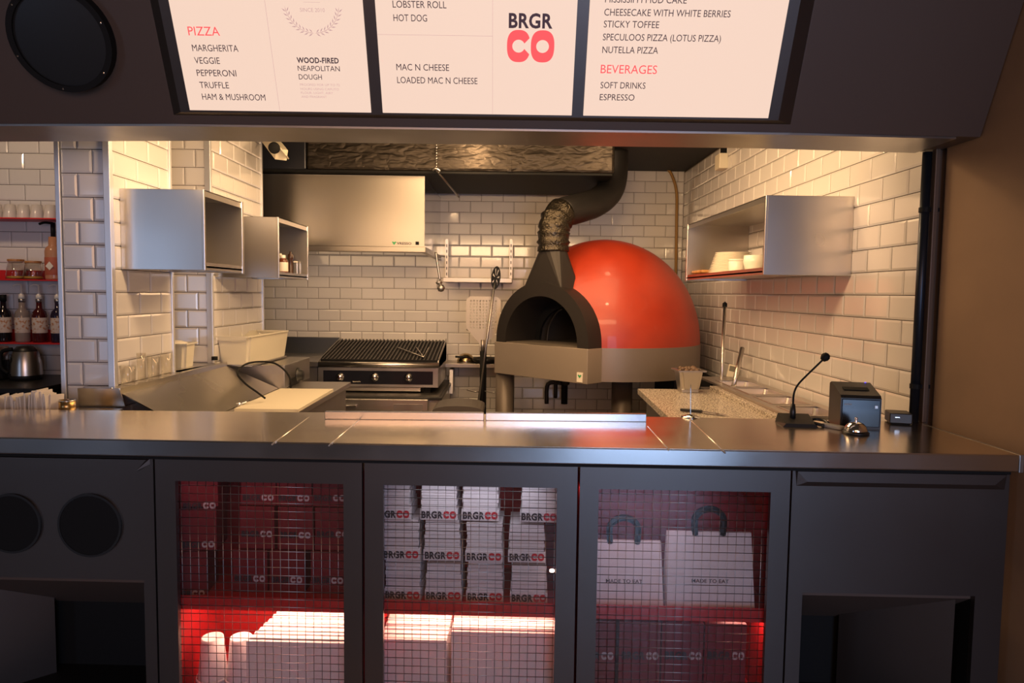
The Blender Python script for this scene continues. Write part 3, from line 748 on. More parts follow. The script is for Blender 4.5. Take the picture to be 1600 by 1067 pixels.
# ------------------------------------------------------------------ wall shelves (open steel boxes)
def wall_box(name, label, x_wall, x_out, y0, y1, z0, z1, th=.012, lip=.035, m=STEEL):
    t = thing(name, label, 'shelf', (x_wall, y0, z0))
    xa, xb = min(x_wall, x_out), max(x_wall, x_out)
    obj('side_panel', bx(xa, xb, y0, y0+th, z0, z1, .002), m, t, True)
    obj('side_panel', bx(xa, xb, y1-th, y1, z0, z1, .002), m, t, True)
    obj('top_panel', bx(xa, xb, y0+th, y1-th, z1-.004, z1, 0), m, t, True)
    obj('bottom_panel', bx(xa, xb, y0+th, y1-th, z0+.012, z0+.02, 0), m, t, True)
    s = 1 if x_out > x_wall else -1
    obj('front_rail', bx(x_out-s*.004, x_out, y0+th, y1-th, z0+.002, z0+lip), m, t, True)
    obj('top_rail', bx(x_out-s*.004, x_out, y0+th, y1-th, z1-.028, z1), m, t, True)
    obj('front_flange', bx(x_out-s*.008, x_out+s*.004, y1-th-.004, y1+.006, z0-.004, z1+.004, .002), m, t, True)
    obj('front_flange', bx(x_out-s*.008, x_out+s*.004, y0-.002, y0+th, z0, z1, .002), m, t, True)
    return t
wall_box('wall_shelf', 'large open steel wall shelf on the right holding plates', XR-.002, 1.178, 3.26, 4.69, 1.598, 1.962)
s1 = wall_box('wall_shelf', 'nearer of two steel box shelves on the left wall', XL+.002, -1.325, 3.09, 3.54, 1.582, 1.930)
s2 = wall_box('wall_shelf', 'farther steel box shelf on the left wall holding condiment bottles', XL+.002, -1.322, 4.07, 4.67, 1.57, 1.917)
for s_, y0, y1, z0, z1 in ((s1, 3.1, 3.53, 1.6, 1.925), (s2, 4.08, 4.66, 1.59, 1.91)):
    obj('back_panel', bx(XL+.003, XL+.006, y0, y1, z0, z1), STEELD, s_, True)
# plates on right shelf
SZ = 1.618
for k in range(14):
    t = thing('plate', 'cream plate in the tall stack on the right shelf', 'plate', (1.345, 4.25, SZ+k*.0096), group='plates stacked on the right shelf')
    r = .145-.0032*k
    obj('dish', lathe([(0, .001), (.07, .001), (r*.72, .003), (r, .0135), (r, .0150), (r*.7, .006), (0, .004)], 28), WHITEP, t, smooth=True)
for k in range(2):
    tag(obj('wooden_board', bx(1.195+.01*k, 1.33, 4.44-.02*k, 4.66, SZ+k*.024, SZ+.018+k*.024, .006), WOOD), ['lower', 'upper'][k]+' round-edged wooden board at the far end of the right shelf', 'board')
t = thing('porcelain_jar', 'cream porcelain jar in front of the stacked plates', 'jar', (1.25, 3.88, SZ))
obj('body', lathe([(0, 0), (.042, 0), (.044, .005), (.044, .078), (.04, .082), (0, .082)], 24), WHITEP, t, smooth=True)
obj('rim', lathe([(.0445, .072), (.0465, .074), (.0445, .08)], 24), WHITEP, t, smooth=True)
t = thing('porcelain_jug', 'small rounded cream jug beside the jar on the right shelf', 'jug', (1.29, 3.72, SZ))
obj('body', lathe([(0, 0), (.025, 0), (.045, .02), (.055, .06), (.052, .095), (.049, .095), (.05, .06), (0, .02)], 24), WHITEP, t, smooth=True)
obj('handle', tube(spline([(.0, .05, .03), (0, .08, .05), (0, .08, .085), (0, .05, .095)], 5), .006, 8), WHITEP, t, smooth=True)
# things in left far shelf
SZ2 = 1.59
def bottle(name, label, cat, loc, prof, m, extra=(), group=None, seg=20):
    t = thing(name, label, cat, loc, (0, 0, 0), group)
    obj('bottle_body', lathe(prof, seg), m, t, smooth=True)
    for nm, pr, mm in extra: obj(nm, lathe(pr, seg), mm, t, smooth=True)
    return t
SAUCE = mat('brown_sauce', (.13, .035, .015), .2); LABELP = mat('cream_label', (.75, .68, .55), .6)
def at_s(px, y): d = ray(px, 425); return C0 + d*(y/d.y)
def shelf_spot(px, x): d = ray(px, 425); return (x, (C0+d*(x/d.x)).y, SZ2)
bottle('sauce_bottle', 'squat brown sauce bottle with cream label and cap', 'bottle', shelf_spot(442, -1.39), [(0, 0), (.03, 0), (.031, .005), (.031, .085), (.022, .1), (.014, .108), (0, .108)], SAUCE,
       (('label', [(.0315, .025), (.0318, .026), (.0318, .08), (.0315, .081)], LABELP), ('cap', [(.016, .105), (.017, .107), (.017, .125), (0, .126)], WHITEP)))
bottle('sauce_bottle', 'white-capped bottle half hidden behind the sauce bottle', 'bottle', shelf_spot(437, -1.47), [(0, 0), (.026, 0), (.027, .1), (.016, .125), (0, .125)], WHITEP,
       (('cap', [(.014, .12), (.014, .145), (0, .146)], WHITEP),))
bottle('pepper_mill', 'turned dark wooden pepper mill in the far left shelf', 'mill', shelf_spot(454, -1.42), [(0, 0), (.022, 0), (.022, .012), (.016, .03), (.018, .07), (.012, .1), (.02, .115), (.018, .14), (.006, .15), (.007, .16), (0, .163)], mat('dark_turned_wood', (.05, .02, .012), .3))
t = thing('spice_tin', 'small grey spice tin beside the pepper mill', 'tin', shelf_spot(462, -1.39)); obj('tin_body', bx(-.011, .011, -.012, .012, 0, .09, .002), STEELD, t); obj('lid', bx(-.0115, .0115, -.0125, .0125, .09, .1, .002), LABELP, t)
t = thing('spice_tin', 'small yellow tin with blue and orange print in the far left shelf', 'tin', shelf_spot(470, -1.38)); obj('tin_body', bx(-.013, .013, -.015, .015, 0, .082, .002), mat('yellow_tin', (.6, .5, .08), .4), t)
obj('print', bx(-.009, .009, -.0165, -.0153, .05, .07), mat('blue_print', (.02, .04, .2), .5), t); obj('print', bx(-.009, .009, -.0165, -.0153, .02, .036), mat('orange_print', (.7, .22, .03), .5), t)
# flat trays in near left shelf
t = thing('metal_tray', 'thin metal tray lying in the nearer left shelf', 'tray', (-1.5, 3.3, 1.602)); obj('tray_plate', bx(-.1, .16, -.14, .14, .008, .012), STEEL, t); obj('tray_rim', ring_prism([(-.1, -.14), (.16, -.14), (.16, .14), (-.1, .14), (-.1, -.14)], [(-.095, -.135), (.155, -.135), (.155, .135), (-.095, .135), (-.095, -.135)], -.012, 0), STEEL, t, rot=(math.pi/2, 0, 0))
# CCTV camera
t = thing('security_camera', 'white bullet security camera under the ceiling by the left wall', 'camera', tuple(at_y(413, 215, 4.87)))
pA, pB = at_y(418, 214, 4.8), at_y(440, 242, 4.55)
def obox(p, q, wx, wz, m, name, par, up=Vector((0, 0, 1)), bev=.004):
    d = (q-p); L_ = d.length; d.normalize(); s_ = d.cross(up).normalized(); u_ = s_.cross(d)
    bm = bmesh.new(); box(bm, (0, 0, 0), (wx, L_, wz), None, bev)
    o = obj(name, bm, m, par, True); Mx = Matrix((s_, d, u_)).transposed().to_4x4(); Mx.translation = (p+q)/2
    o.matrix_basis = Mx; return o
WPL = mat('white_plastic', (.75, .68, .52), .4)
obox(pA, pB, .075, .07, WPL, 'camera_body', t)
dd = (pB-pA).normalized()
o = obj('lens', lathe([(0, .0), (.036, 0), (.036, .03), (.03, .036), (0, .03)], 24), BLACK, t, True, True); o.matrix_basis = Matrix.Translation(at_y(428.5, 231, 4.5)) @ Euler((math.pi/2+.2, 0, .3)).to_matrix().to_4x4()
o = obj('sun_shield', hexa([(-.004, 0, -.035), (.004, 0, -.035), (.004, .12, -.035), (-.004, .12, -.035)], [(-.004, 0, .035), (.004, 0, .035), (.004, .12, .035), (-.004, .12, .035)]), WPL, t, True); o.matrix_basis = Matrix.Translation(at_y(442, 236, 4.5)) @ Euler((0, math.radians(-40), .2)).to_matrix().to_4x4()
# junction box on right wall
pj = at_x(1129, 252, 1.56)
t = thing('junction_box', 'white junction box high on the right tiled wall', 'junction box', (XR, pj.y, pj.z)); obj('box_case', bx(1.52, XR, pj.y-.06, pj.y+.06, pj.z-.06, pj.z+.05, .006), WPL, t, True)
obj('cable_duct', bx(1.545, XR, pj.y-.025, pj.y+.01, pj.z+.05, ZC), BLACK, t, True)

# ------------------------------------------------------------------ duct, hood
t = thing('ventilation_duct', 'wide foil-wrapped ventilation duct under the ceiling', 'duct', (0, 5.15, 2.365))
bm = bx(-1.47, .755, 5.15, 6.2, 2.37, 2.618, .02); obj('foil_wrap', bm, FOIL, t, True)
obj('duct_underside', bx(-2.3, .74, 5.165, 6.2, 2.355, 2.371), BLACK, t, True)
obj('black_duct_section', bx(-2.4, -1.47, 5.16, 6.2, 2.37, 2.618, .01), DUCTB, t, True)
for k, x in enumerate((-.9, -.02)):
    obj('foil_tape', bx(x, x+.03, 5.146, 5.2, 2.372, 2.615), FOIL, t, True)
t = thing('extraction_hood', 'stainless extraction hood above the chargrill', 'extraction hood', (-1.3, 5.25, 1.8))
HX0, HX1, HY, HZ0, HZ1 = -2.2, -.625, 5.25, 1.79, 2.345
bm = bx(HX0, HX1, HY, HY+.006, HZ0+.04, HZ1)
obj('front_panel', bm, HOODS, t, True)
obj('side_panel', bx(HX1-.006, HX1, HY+.006, YB, HZ0+.03, HZ1), mat('polished_steel', (.6, .6, .62), .12, 1), t, True)
obj('top_panel', bx(HX0, HX1, HY, YB, HZ1, HZ1+.004), STEELD, t, True)
bm = bx(HX0, HX1+.01, HY-.02, HY+.05, HZ0, HZ0+.042, .004); bx(HX1-.03, HX1+.01, HY+.05, YB, HZ0, HZ0+.042, .003, bm)
obj('drip_rail', bm, HOODS, t, True)
o = link('lettering', text_mesh('VRESSO', .03, INK), None, t, True); q = at_y(620, 382, HY); o.location = (q.x, HY-.001, q.z); o.rotation_euler = (math.pi/2, 0, 0); o.scale = (.108, .018, 1)
q = at_y(612, 380, HY); bm = bmesh.new()
for s_ in (-1, 1): bm.faces.new([bm.verts.new((q.x+.018+s_*a_, HY-.001, q.z+b_)) for a_, b_ in ((0, -.014), (.016, .008), (.010, .016), (0, .006))])
obj('emblem', bm, GREEN, t, True)
q = at_y(652, 380, HY); obj('switch', bx(q.x-.013, q.x+.013, HY-.006, HY, q.z-.012, q.z+.012, .002), BLACK, t, True)
# stay rod and chain
t = thing('stay_rod', 'thin steel stay rod below the duct', 'rod', tuple(at_y(682, 266, 5.14)))
obj('rod', tube([at_y(682, 266, 5.13), at_y(717, 308, 5.6)], .007, 8), STEELD, t, True, True)
obj('hook', tube(spline([at_y(676, 266, 5.13), at_y(681, 263, 5.12), at_y(688, 268, 5.13)], 4), .01, 8), STEELD, t, True, True)
bm = bmesh.new()
for k in range(12):
    z = 2.61-k*.019
    bmesh.ops.create_icosphere(bm, subdivisions=1, radius=.008, matrix=Matrix.Translation((-.528, 5.138, z)) @ Matrix.Diagonal((.5 if k % 2 else 1, .6, 1.5, 1)))
obj('chain', bm, STEELD, t, True, True)

# ------------------------------------------------------------------ pizza oven
OM = Vector((.215, 4.965, 0)); OA = -math.pi/4
t = thing('pizza_oven', 'domed red pizza oven with a black arched mouth', 'oven', tuple(OM), (0, 0, OA))
DC = (0, .745); DR = .735; Z0, Z1 = .905, 1.135
dome = [(DR*math.cos(a), Z1+.785*math.sin(a)) for a in [i*math.pi/2/26 for i in range(27)]]
dome[-1] = (0, dome[-1][1])
bm = lathe(dome, 128, None, (DC[0], DC[1], 0))
dele = [f for f in bm.faces if (lambda c: c.y < .74 and (c.x/.40)**2+((c.z-Z1)/.40)**2 < 1)(f.calc_center_median())]
bmesh.ops.delete(bm, geom=dele, context='FACES')
obj('dome', bm, RED, t, smooth=True)
bm = lathe([(DR+.004, Z0), (DR+.004, Z1), (DR-.02, Z1)], 96, None, (DC[0], DC[1], 0)); 
obj('steel_band', bm, mat('warm_brushed_steel', (.26, .21, .17), .45, .6), t, smooth=False); autos(t.children[-1])
obj('floor_plate', lathe([(0, Z0), (DR, Z0)], 64, None, (DC[0], DC[1], 0)), DARKMET, t)
obj('mouth_shelf', bx(-.445, .445, 0, .30, Z0-.005, Z1, .003), mat('oven_steel', (.50, .42, .34), .42, .7, rnoise=((2, 2, 2), .38, .46)), t)
N_ = 36
outer = [(-.44*math.cos(math.pi*i/N_), Z1+.445*math.sin(math.pi*i/N_)**.93) for i in range(N_+1)]
inner = [(-.345*math.cos(math.pi*i/N_), Z1+.001+.345*math.sin(math.pi*i/N_)**.95) for i in range(N_+1)]
ar = obj('mouth_arch', ring_prism(outer, inner, .012, .34), DARKMET, t); autos(ar, 35)
# inner chamber
inn2 = [(-.30*math.cos(math.pi*i/N_), Z1+.001+.27*math.sin(math.pi*i/N_)**.95) for i in range(N_+1)]
o = obj('inner_arch', ring_prism(inner, inn2, .335, .36), BLACK, t)
bm = prism(inn2, .355, 1.0); bm.faces.ensure_lookup_table(); bmesh.ops.delete(bm, geom=[bm.faces[0]], context='FACES'); obj('chamber', bm, mat('sooty_chamber', (.03, .025, .022), .8), t)
obj('stone_floor', bx(-.34, .34, .02, .34, Z1, Z1+.006), mat('sooty_stone', (.10, .08, .06), .8), t)
bm = tube(spline([(-.22, .34, Z1), (-.2, .34, Z1+.12), (-.12, .33, Z1+.22), (-.06, .32, Z1+.25)], 6), .008, 8)
obj('inner_door_edge', bm, DARKMET, t, smooth=True)
# chimney hood: pyramid
hz0 = 1.545
bmc = bmesh.new()
base = [(-.19, .03, hz0-.03), (.185, .03, hz0-.03), (.205, .21, hz0-.03), (-.19, .21, hz0-.03)]
ringv = [bmc.verts.new((.01+.098*math.cos(a), .13+.09*math.sin(a), 1.815)) for a in [math.radians(225+i*22.5) for i in range(16)]]
bv = [bmc.verts.new(p) for p in base]
for k in range(4):
    seg = [ringv[(k*4+i) % 16] for i in range(5)]
    a, b = bv[k], bv[(k+1) % 4]
    for i in range(4): bmc.faces.new((seg[i], seg[i+1], b if i >= 2 else a))
    bmc.faces.new((a, b, seg[2]))
bmc.faces.new(bv[::-1]); bmc.faces.new(ringv)
bmesh.ops.recalc_face_normals(bmc, faces=bmc.faces[:])
obj('chimney_hood', bmc, DARKMET, t)
# badge
o = obj('badge', bx(.36, .41, -.006, -.003, Z0+.005, Z0+.07), LABELP, t)
bm = bmesh.new()
for s_ in (-1, 1): bm.faces.new([bm.verts.new((.385+s_*a_, -.0068, Z0+.045+b_)) for a_, b_ in ((0, -.014), (.016, .004), (.010, .012), (0, .004))])
obj('badge_emblem', bm, GREEN, o)
# flue (world coordinates)
P = [Vector(p) for p in ((.316, 5.06, 1.80), (.316, 5.06, 1.90), (.325, 5.07, 1.99), (.375, 5.12, 2.075), (.5, 5.24, 2.125), (.65, 5.40, 2.19), (.765, 5.52, 2.29), (.81, 5.58, 2.42), (.815, 5.6, 2.61))]
path = spline(P, 6); n1 = 20
fw = obj('foil_wrap', tube(path[:n1], [.112+.006*math.sin(i*1.9)+.004*math.cos(i*3.1) for i in range(n1)], 28), FOILD, t, True, True)
obj('flue_pipe', tube(path[n1-2:], .108, 28), PIPE, t, True, True)
obj('flue_collar', tube([(.316, 5.06, 1.795), (.316, 5.06, 1.825)], .106, 28), BLACK, t, True, True)
# legs
for x, y, r in ((-.02, 5.33, .068), (.84, 5.12, .075), (.98, 6.1, .07), (.0, 6.0, .06)):
    lg = obj('leg', tube([(x, y, 0), (x, y, Z0)], r, 24), mat('grey_oven_leg', (.13, .105, .085), .45, .3), t, True, True)
    obj('foot', tube([(x, y, 0), (x, y, .02)], r+.02, 24), BLACK, lg, True, True)
# gas valve cluster under the oven
t = thing('gas_valves', 'tangle of dark gas pipes and valves on the wall under the oven', 'valves', (.5, 6.36, .6))
for nm, pts, r, m in (('pipe', [(.44, 6.38, .55), (.44, 6.38, .93), (.40, 6.38, .98)], .018, DARKMET), ('pipe', [(.52, 6.36, .5), (.52, 6.36, 1.02)], .03, BLACK), ('pipe', [(.36, 6.36, .5), (.37, 6.36, .68), (.5, 6.36, .69)], .02, DARKMET), ('pipe', [(.40, 6.37, .93), (.44, 6.3, .9), (.47, 6.3, .8)], .012, BRASS)):
    obj(nm, tube(spline(pts, 5), r, 10), m, t, True, True)
for x, z in ((.44, .72), (.44, .84), (.53, .7)):
    obj('valve', lathe([(0, -.03), (.03, -.02), (.035, 0), (.03, .02), (0, .03)], 12), DARKMET, t, True, True, loc=(x, 6.33, z))
    obj('valve_handle', bx(x-.035, x+.03, 6.28, 6.29, z+.012, z+.024, .003), STEELD, t, True)
# yellow hose
t = thing('gas_hose', 'yellow brown gas hose running down the back wall corner', 'hose', (1.5, 6.43, 1.5))
obj('hose', tube(spline([at_y(1040, 262, 6.44), at_y(1049, 272, 6.44), at_y(1057, 300, 6.44), at_y(1057, 350, 6.44), at_y(1056, 440, 6.44), at_y(1056, 520, 6.44)], 8), .013, 10), YELLOW, t, True, True)

# ------------------------------------------------------------------ chargrill and base
t = thing('chargrill', 'stainless gas chargrill with black grate and three chrome knobs', 'grill', (-1.01, 5.5, .745))
GX0, GX1 = -1.485, -.545
obj('body', prism([(5.53, .75), (6.25, .75), (6.25, 1.07), (5.56, .945), (5.53, .93)], GX0, GX1, None, 'x'), STEELD, t, True)
obj('bullnose', tube([(GX0, 5.52, .925), (GX1+.005, 5.52, .925)], .022, 14), STEEL, t, True, True)
pn = obj('control_panel', bx(GX0+.03, GX1-.03, 5.508, 5.53, .765, .885, .002), mat('black_glass_panel', (.012, .013, .02), .15), t, True)
bm = ring_prism([(GX0, .752), (GX1, .752), (GX1, .9), (GX0, .9), (GX0, .752)], [(GX0+.04, .772), (GX1-.04, .772), (GX1-.04, .878), (GX0+.04, .878), (GX0+.04, .772)], 5.503, 5.53)
obj('panel_frame', bm, STEELD, t, True)
for px in (531, 585, 638):
    q = at_y(px, 589 if px != 638 else 590, 5.5)
    o = obj('knob', lathe([(0, 0), (.034, 0), (.034, .006), (.024, .01), (.022, .028), (.018, .034), (0, .034)], 20), CHROME, t, True, True)
    o.matrix_basis = Matrix.Translation((q.x, 5.508, q.z)) @ Euler((math.pi/2, 0, 0)).to_matrix().to_4x4()
    gk = obj('knob_grip', bx(q.x-.004, q.x+.004, 5.465, 5.474, q.z-.02, q.z+.02, .002), CHROME, t, True)
o = link('lettering', text_mesh("berto's", .02, LABELP), None, t, True); q = at_y(551, 597, 5.5); o.location = (q.x, 5.5065, q.z); o.rotation_euler = (math.pi/2, 0, 0); o.scale = (.06, .009, 1)
gm = tomesh(prism([(5.55, .952), (6.22, 1.067), (6.22, 1.079), (5.55, .964)], -.006, .006, None, 'x'), 'grate_bar', mat('cast_iron_bar', (.03, .026, .024), .4, .3))
nb = 30
for k in range(nb):
    link('grate_bar', gm, None, t, True, loc=(GX0+.025+(GX1-GX0-.05)*k/(nb-1), 0, 0))
obj('grate_bed', prism([(5.552, .946), (6.24, 1.062), (6.24, 1.068), (5.552, .953)], GX0+.01, GX1-.01, None, 'x'), mat('charred_bed', (.006, .005, .005), .9), t, True)
obj('grate_rail', bx(GX0+.01, GX1-.01, 5.545, 5.556, .94, .962), BLACK, t, True)
for s_ in (0, 1):
    x = GX0 if s_ == 0 else GX1-.006
    obj('side_guard', prism([(5.53, .9), (6.25, .9), (6.25, 1.09), (5.6, .975), (5.55, .96)], x, x+.006, None, 'x'), STEELD, t, True)
bm = bx(GX0+.05, GX0+.1, 5.6, 5.65, .70, .75); 
for x in (GX0+.05, GX1-.12):
    for y in (5.58, 6.1): obj('foot', bx(x, x+.05, y, y+.05, .70, .752), BLACK, t, True)
obj('drip_tray', bx(GX0+.08, GX1-.14, 5.535, 5.6, .715, .745, .003), STEEL, t, True)
t = thing('chef_base', 'low steel drawer unit carrying the chargrill', 'drawer unit', (-1.0, 5.35, 0))
obj('body', bx(-1.49, -.52, 5.38, 6.4, .1, .70, .004), STEELD, t, True)
obj('worktop', bx(-1.49, -.50, 5.34, 6.42, .675, .70, .004), BLACKG, t, True)
dw = obj('drawer', bx(-1.25, -.60, 5.3, 5.38, .6, .705-.02, .004), STEEL, t, True)
obj('handle', bx(-1.24, -1.14, 5.275, 5.30, .625, .64, .003), CHROME, dw, True)
obj('vent_grille', bx(-.86, -.64, 5.296, 5.30, .60, .65), STEELD, dw, True)
# tongs on the grate
t = thing('tongs', 'thin steel tongs lying on the grate', 'tongs', (-.8, 5.8, 1.01))
def on_grate(px, py):
    d = ray(px, py); k = (1.067-.952)/(6.22-5.55)
    s_ = (.966+k*(0-5.55)-CAMZ)/(d.z-k*d.y); p = C0+d*s_; return p+Vector((0, 0, .006))
obj('arm', tube([on_grate(622, 544), on_grate(640, 551), on_grate(662, 559)], .005, 6), STEEL, t, True, True)
obj('arm', tube([on_grate(662, 559), on_grate(666, 552), on_grate(670, 544)], .004, 6), STEEL, t, True, True)
obj('arm', tube([on_grate(662, 559), on_grate(656, 551), on_grate(651, 544)], .004, 6), STEEL, t, True, True)
# steel table left of grill
t = thing('side_table', 'low steel table with splashback behind the left worktop', 'table', (-1.9, 5.7, 0))
obj('splashback', bx(-2.5, -1.50, 6.3, 6.33, .9, 1.085, .003), mat('bluish_steel', (.25, .27, .3), .35, 1), t, True)
obj('table_top', bx(-2.5, -1.50, 5.55, 6.33, .9, .94, .003), STEELD, t, True)
obj('cabinet_body', bx(-2.48, -1.51, 5.58, 6.3, .1, .9), STEELD, t, True)

# ------------------------------------------------------------------ left prep run
t = thing('prep_worktop', 'stainless prep worktop running along the left wall', 'worktop', (-1.4, 3.8, .9))
obj('top_sheet', bx(XL, -1.035, 3.0, 4.64, .87, .9, .003), STEEL, t, True)
obj('cabinet_body', bx(XL+.01, -1.06, 3.02, 4.6, .1, .87), STEELD, t, True)
lg = thing('steel_ledge', 'stainless ledge with sloping splash panel below the left shelves', 'ledge', (-1.65, 3.5, 1.05))
E0, E1 = (-1.625, 2.945), (-1.635, 4.10)
obj('ledge_top', hexa([(-1.80, 2.945, 1.056), (E0[0], E0[1], 1.056), (E1[0], E1[1], 1.056), (-1.80, 3.02, 1.056)], [(-1.80, 2.945, 1.08), (E0[0], E0[1], 1.08), (E1[0], E1[1], 1.08), (-1.80, 3.02, 1.08)]), STEEL, lg, True)
obj('ledge_back', bx(-2.1, -1.66, 3.56, 4.01, 1.05, 1.08), STEEL, lg, True)
obj('end_plate', hexa([(-1.80, 2.945, 1.0), (-1.605, 2.945, 1.0), (-1.605, 2.95, 1.0), (-1.80, 2.95, 1.0)], [(-1.80, 2.94, 1.08), (-1.627, 2.94, 1.08), (-1.627, 2.95, 1.08), (-1.80, 2.95, 1.08)]), STEEL, lg, True)
obj('splash_panel', hexa([(-1.375, 3.0, .905), (-1.39, 4.26, .905), (-1.395, 4.262, .90), (-1.38, 3.0, .90)], [(-1.628, 2.96, 1.058), (-1.638, 4.09, 1.058), (-1.645, 4.1, 1.056), (-1.635, 2.96, 1.056)]), STEEL, lg, True)
obj('rivet', lathe([(0, .003), (.004, .002), (.005, 0)], 10), CHROME, lg, True, loc=(-1.665, 2.952, 1.08))
t = thing('cutting_board', 'cream cutting board on the left worktop', 'cutting board', (-1.2, 3.8, .9))
obj('board', hexa([(-1.345, 3.45, .9), (-1.03, 3.45, .9), (-1.04, 4.19, .9), (-1.355, 4.19, .9)], [(-1.345, 3.45, .915), (-1.03, 3.45, .915), (-1.04, 4.19, .915), (-1.355, 4.19, .915)]), BOARDW, t, True)
obj('edge_groove', bx(-1.31, -1.07, 3.5, 3.505, .915, .9155), WHITEP, t, True)
t = thing('tap', 'small chrome tap handle on the splash panel', 'tap', tuple(at_y(375, 633, 3.6)))
q = at_y(374, 632, 3.55)
obj('lever', tube([q, at_y(391, 626, 3.6)], .005, 8), CHROME, t, True, True)
obj('tap_body', tube([at_y(372, 629, 3.55), at_y(375, 636, 3.55)], .011, 12), CHROME, t, True, True)
t = thing('countertop_cooker', 'grey steel countertop unit with black knob behind the tub', 'appliance', (-1.5, 4.26, .9))
obj('case', bx(-1.684, -1.352, 4.262, 4.80, .902, 1.047, .004), STEELD, t, True)
o = obj('knob', lathe([(0, 0), (.05, 0), (.05, .01), (.035, .015), (.032, .035), (0, .035)], 20), BLACKG, t, True, True); o.matrix_basis = Matrix.Translation((-1.352, 4.52, .955)) @ Euler((0, math.pi/2, 0)).to_matrix().to_4x4()
obj('side_vent', bx(-1.352, -1.345, 4.36, 4.5, .905, .95), BLACK, t, True)
t = thing('power_cable', 'black cable looping in front of the countertop unit', 'cable', tuple(at_y(446, 612, 4.2)))
obj('cable', tube(spline([at_y(414, 622, 3.66), at_y(402, 613, 3.62), at_y(382, 598, 3.62), at_y(371, 582, 3.75), at_y(384, 569, 4.0), at_y(407, 565, 4.2), at_y(430, 568, 4.2), at_y(448, 582, 4.2), at_y(455, 598, 4.2), at_y(452, 610, 4.2), at_y(444, 616, 4.15)], 6), .0055, 8), BLACK, t, True, True)
# translucent tub
t = thing('plastic_tub', 'large translucent plastic tub on the countertop unit', 'tub', (-1.58, 4.4, 1.05), (0, 0, -.03))
def tub(t, w0, w1, d0, d1, h, m, th=.004, x=0, y=0, z=0, rim=.008):
    o4 = lambda w_, d_, zz: [(x-w_, y-d_, zz), (x+w_, y-d_, zz), (x+w_, y+d_, zz), (x-w_, y+d_, zz)]
    bm = bmesh.new(); A = [bm.verts.new(p) for p in o4(w0, d0, z)]; B = [bm.verts.new(p) for p in o4(w1, d1, z+h)]
    C = [bm.verts.new(p) for p in o4(w1-th, d1-th, z+h)]; D = [bm.verts.new(p) for p in o4(w0-th, d0-th, z+th)]
    bm.faces.new(A[::-1]); bm.faces.new(D)
    for P_, Q_ in ((A, B), (B, C), (C, D)):
        for i in range(4): j = (i+1) % 4; bm.faces.new((P_[i], P_[j], Q_[j], Q_[i]))
    bmesh.ops.recalc_face_normals(bm, faces=bm.faces[:])
    bmesh.ops.bevel(bm, geom=[e for e in bm.edges if abs(e.verts[0].co.z-e.verts[1].co.z) > h*.5], offset=.018, segments=3, affect='EDGES')
    o = obj('tub_body', bm, m, t)
    b2 = ring_prism([(x-w1-rim, y-d1-rim), (x+w1+rim, y-d1-rim), (x+w1+rim, y+d1+rim), (x-w1-rim, y+d1+rim), (x-w1-rim, y-d1-rim)],
                    [(x-w1+th, y-d1+th), (x+w1-th, y-d1+th), (x+w1-th, y+d1-th), (x-w1+th, y+d1-th), (x-w1+th, y-d1+th)], -.006, .002)
    r = obj('rim', b2, m, t); r.rotation_euler = (math.pi/2, 0, 0); r.location = (0, 0, z+h); r.scale = (1, -1, 1)
    return o
tub(t, .085, .105, .31, .33, .165, PLASTW, x=-.01, y=.02, z=.012)
obj('tray_under', bx(-.08, .09, -.27, .32, 0, .012, .003), STEELD, t)
t = thing('flour_tub', 'small square tub with white lid in the left wall recess', 'tub', (-1.79, 3.80, 1.08), (0, 0, .1))
tub(t, .068, .078, .07, .08, .125, PLASTW)
obj('lid_cloth', lathe([(0, .145), (.03, .142), (.06, .13), (.065, .124), (0, .12)], 18), WHITEP, t, smooth=True)
t = thing('small_jar', 'tiny black-topped jar beside the square tub', 'jar', (-1.662, 3.99, 1.08)); obj('jar_body', lathe([(0, 0), (.016, 0), (.016, .02), (0, .02)], 14), GLASSC, t, smooth=True); obj('cap', lathe([(0, .02), (.017, .02), (.017, .04), (0, .04)], 14), BLACK, t, smooth=True)
for x, y, r, h_, lb in ((-1.652, 3.06, .034, .085, 'short clear plastic cup, nearest on the steel ledge'), (-1.65, 3.17, .02, .13, 'tall narrow clear tumbler on the steel ledge'), (-1.652, 3.28, .03, .105, 'wide clear cup, third on the steel ledge'), (-1.65, 3.40, .028, .11, 'clear cup nearest the square tub on the steel ledge')):
    t = thing('clear_cup', lb, 'cup', (x+.0, y, 1.08), group='clear cups on the steel ledge')
    obj('cup_wall', lathe([(0, .002), (r*.8, .002), (r, h_), (r*.96, h_), (r*.77, .006), (0, .006)], 20), GLASSC, t, smooth=True)

# ------------------------------------------------------------------ right prep table
t = thing('granite_table', 'prep counter with speckled granite top along the right wall', 'prep counter', (1.1, 3.8, 0))
gp = [(.76, 3.0), (.795, 4.235), (1.25, 4.235), (1.25, 3.0)]
obj('granite_slab', prism([(.745, 3.0), (.79, 4.235), (1.225, 4.235), (1.225, 3.0)], .90, .932, None, 'z'), GRAN, t, True)
obj('granite_back', bx(1.225, 1.265, 3.0, 4.235, .93, .955, .003), GRAN, t, True)
obj('cabinet_body', prism([(.80, 3.0), (.84, 4.2), (1.55, 4.2), (1.55, 3.0)], .1, .90, None, 'z'), STEELD, t, True)
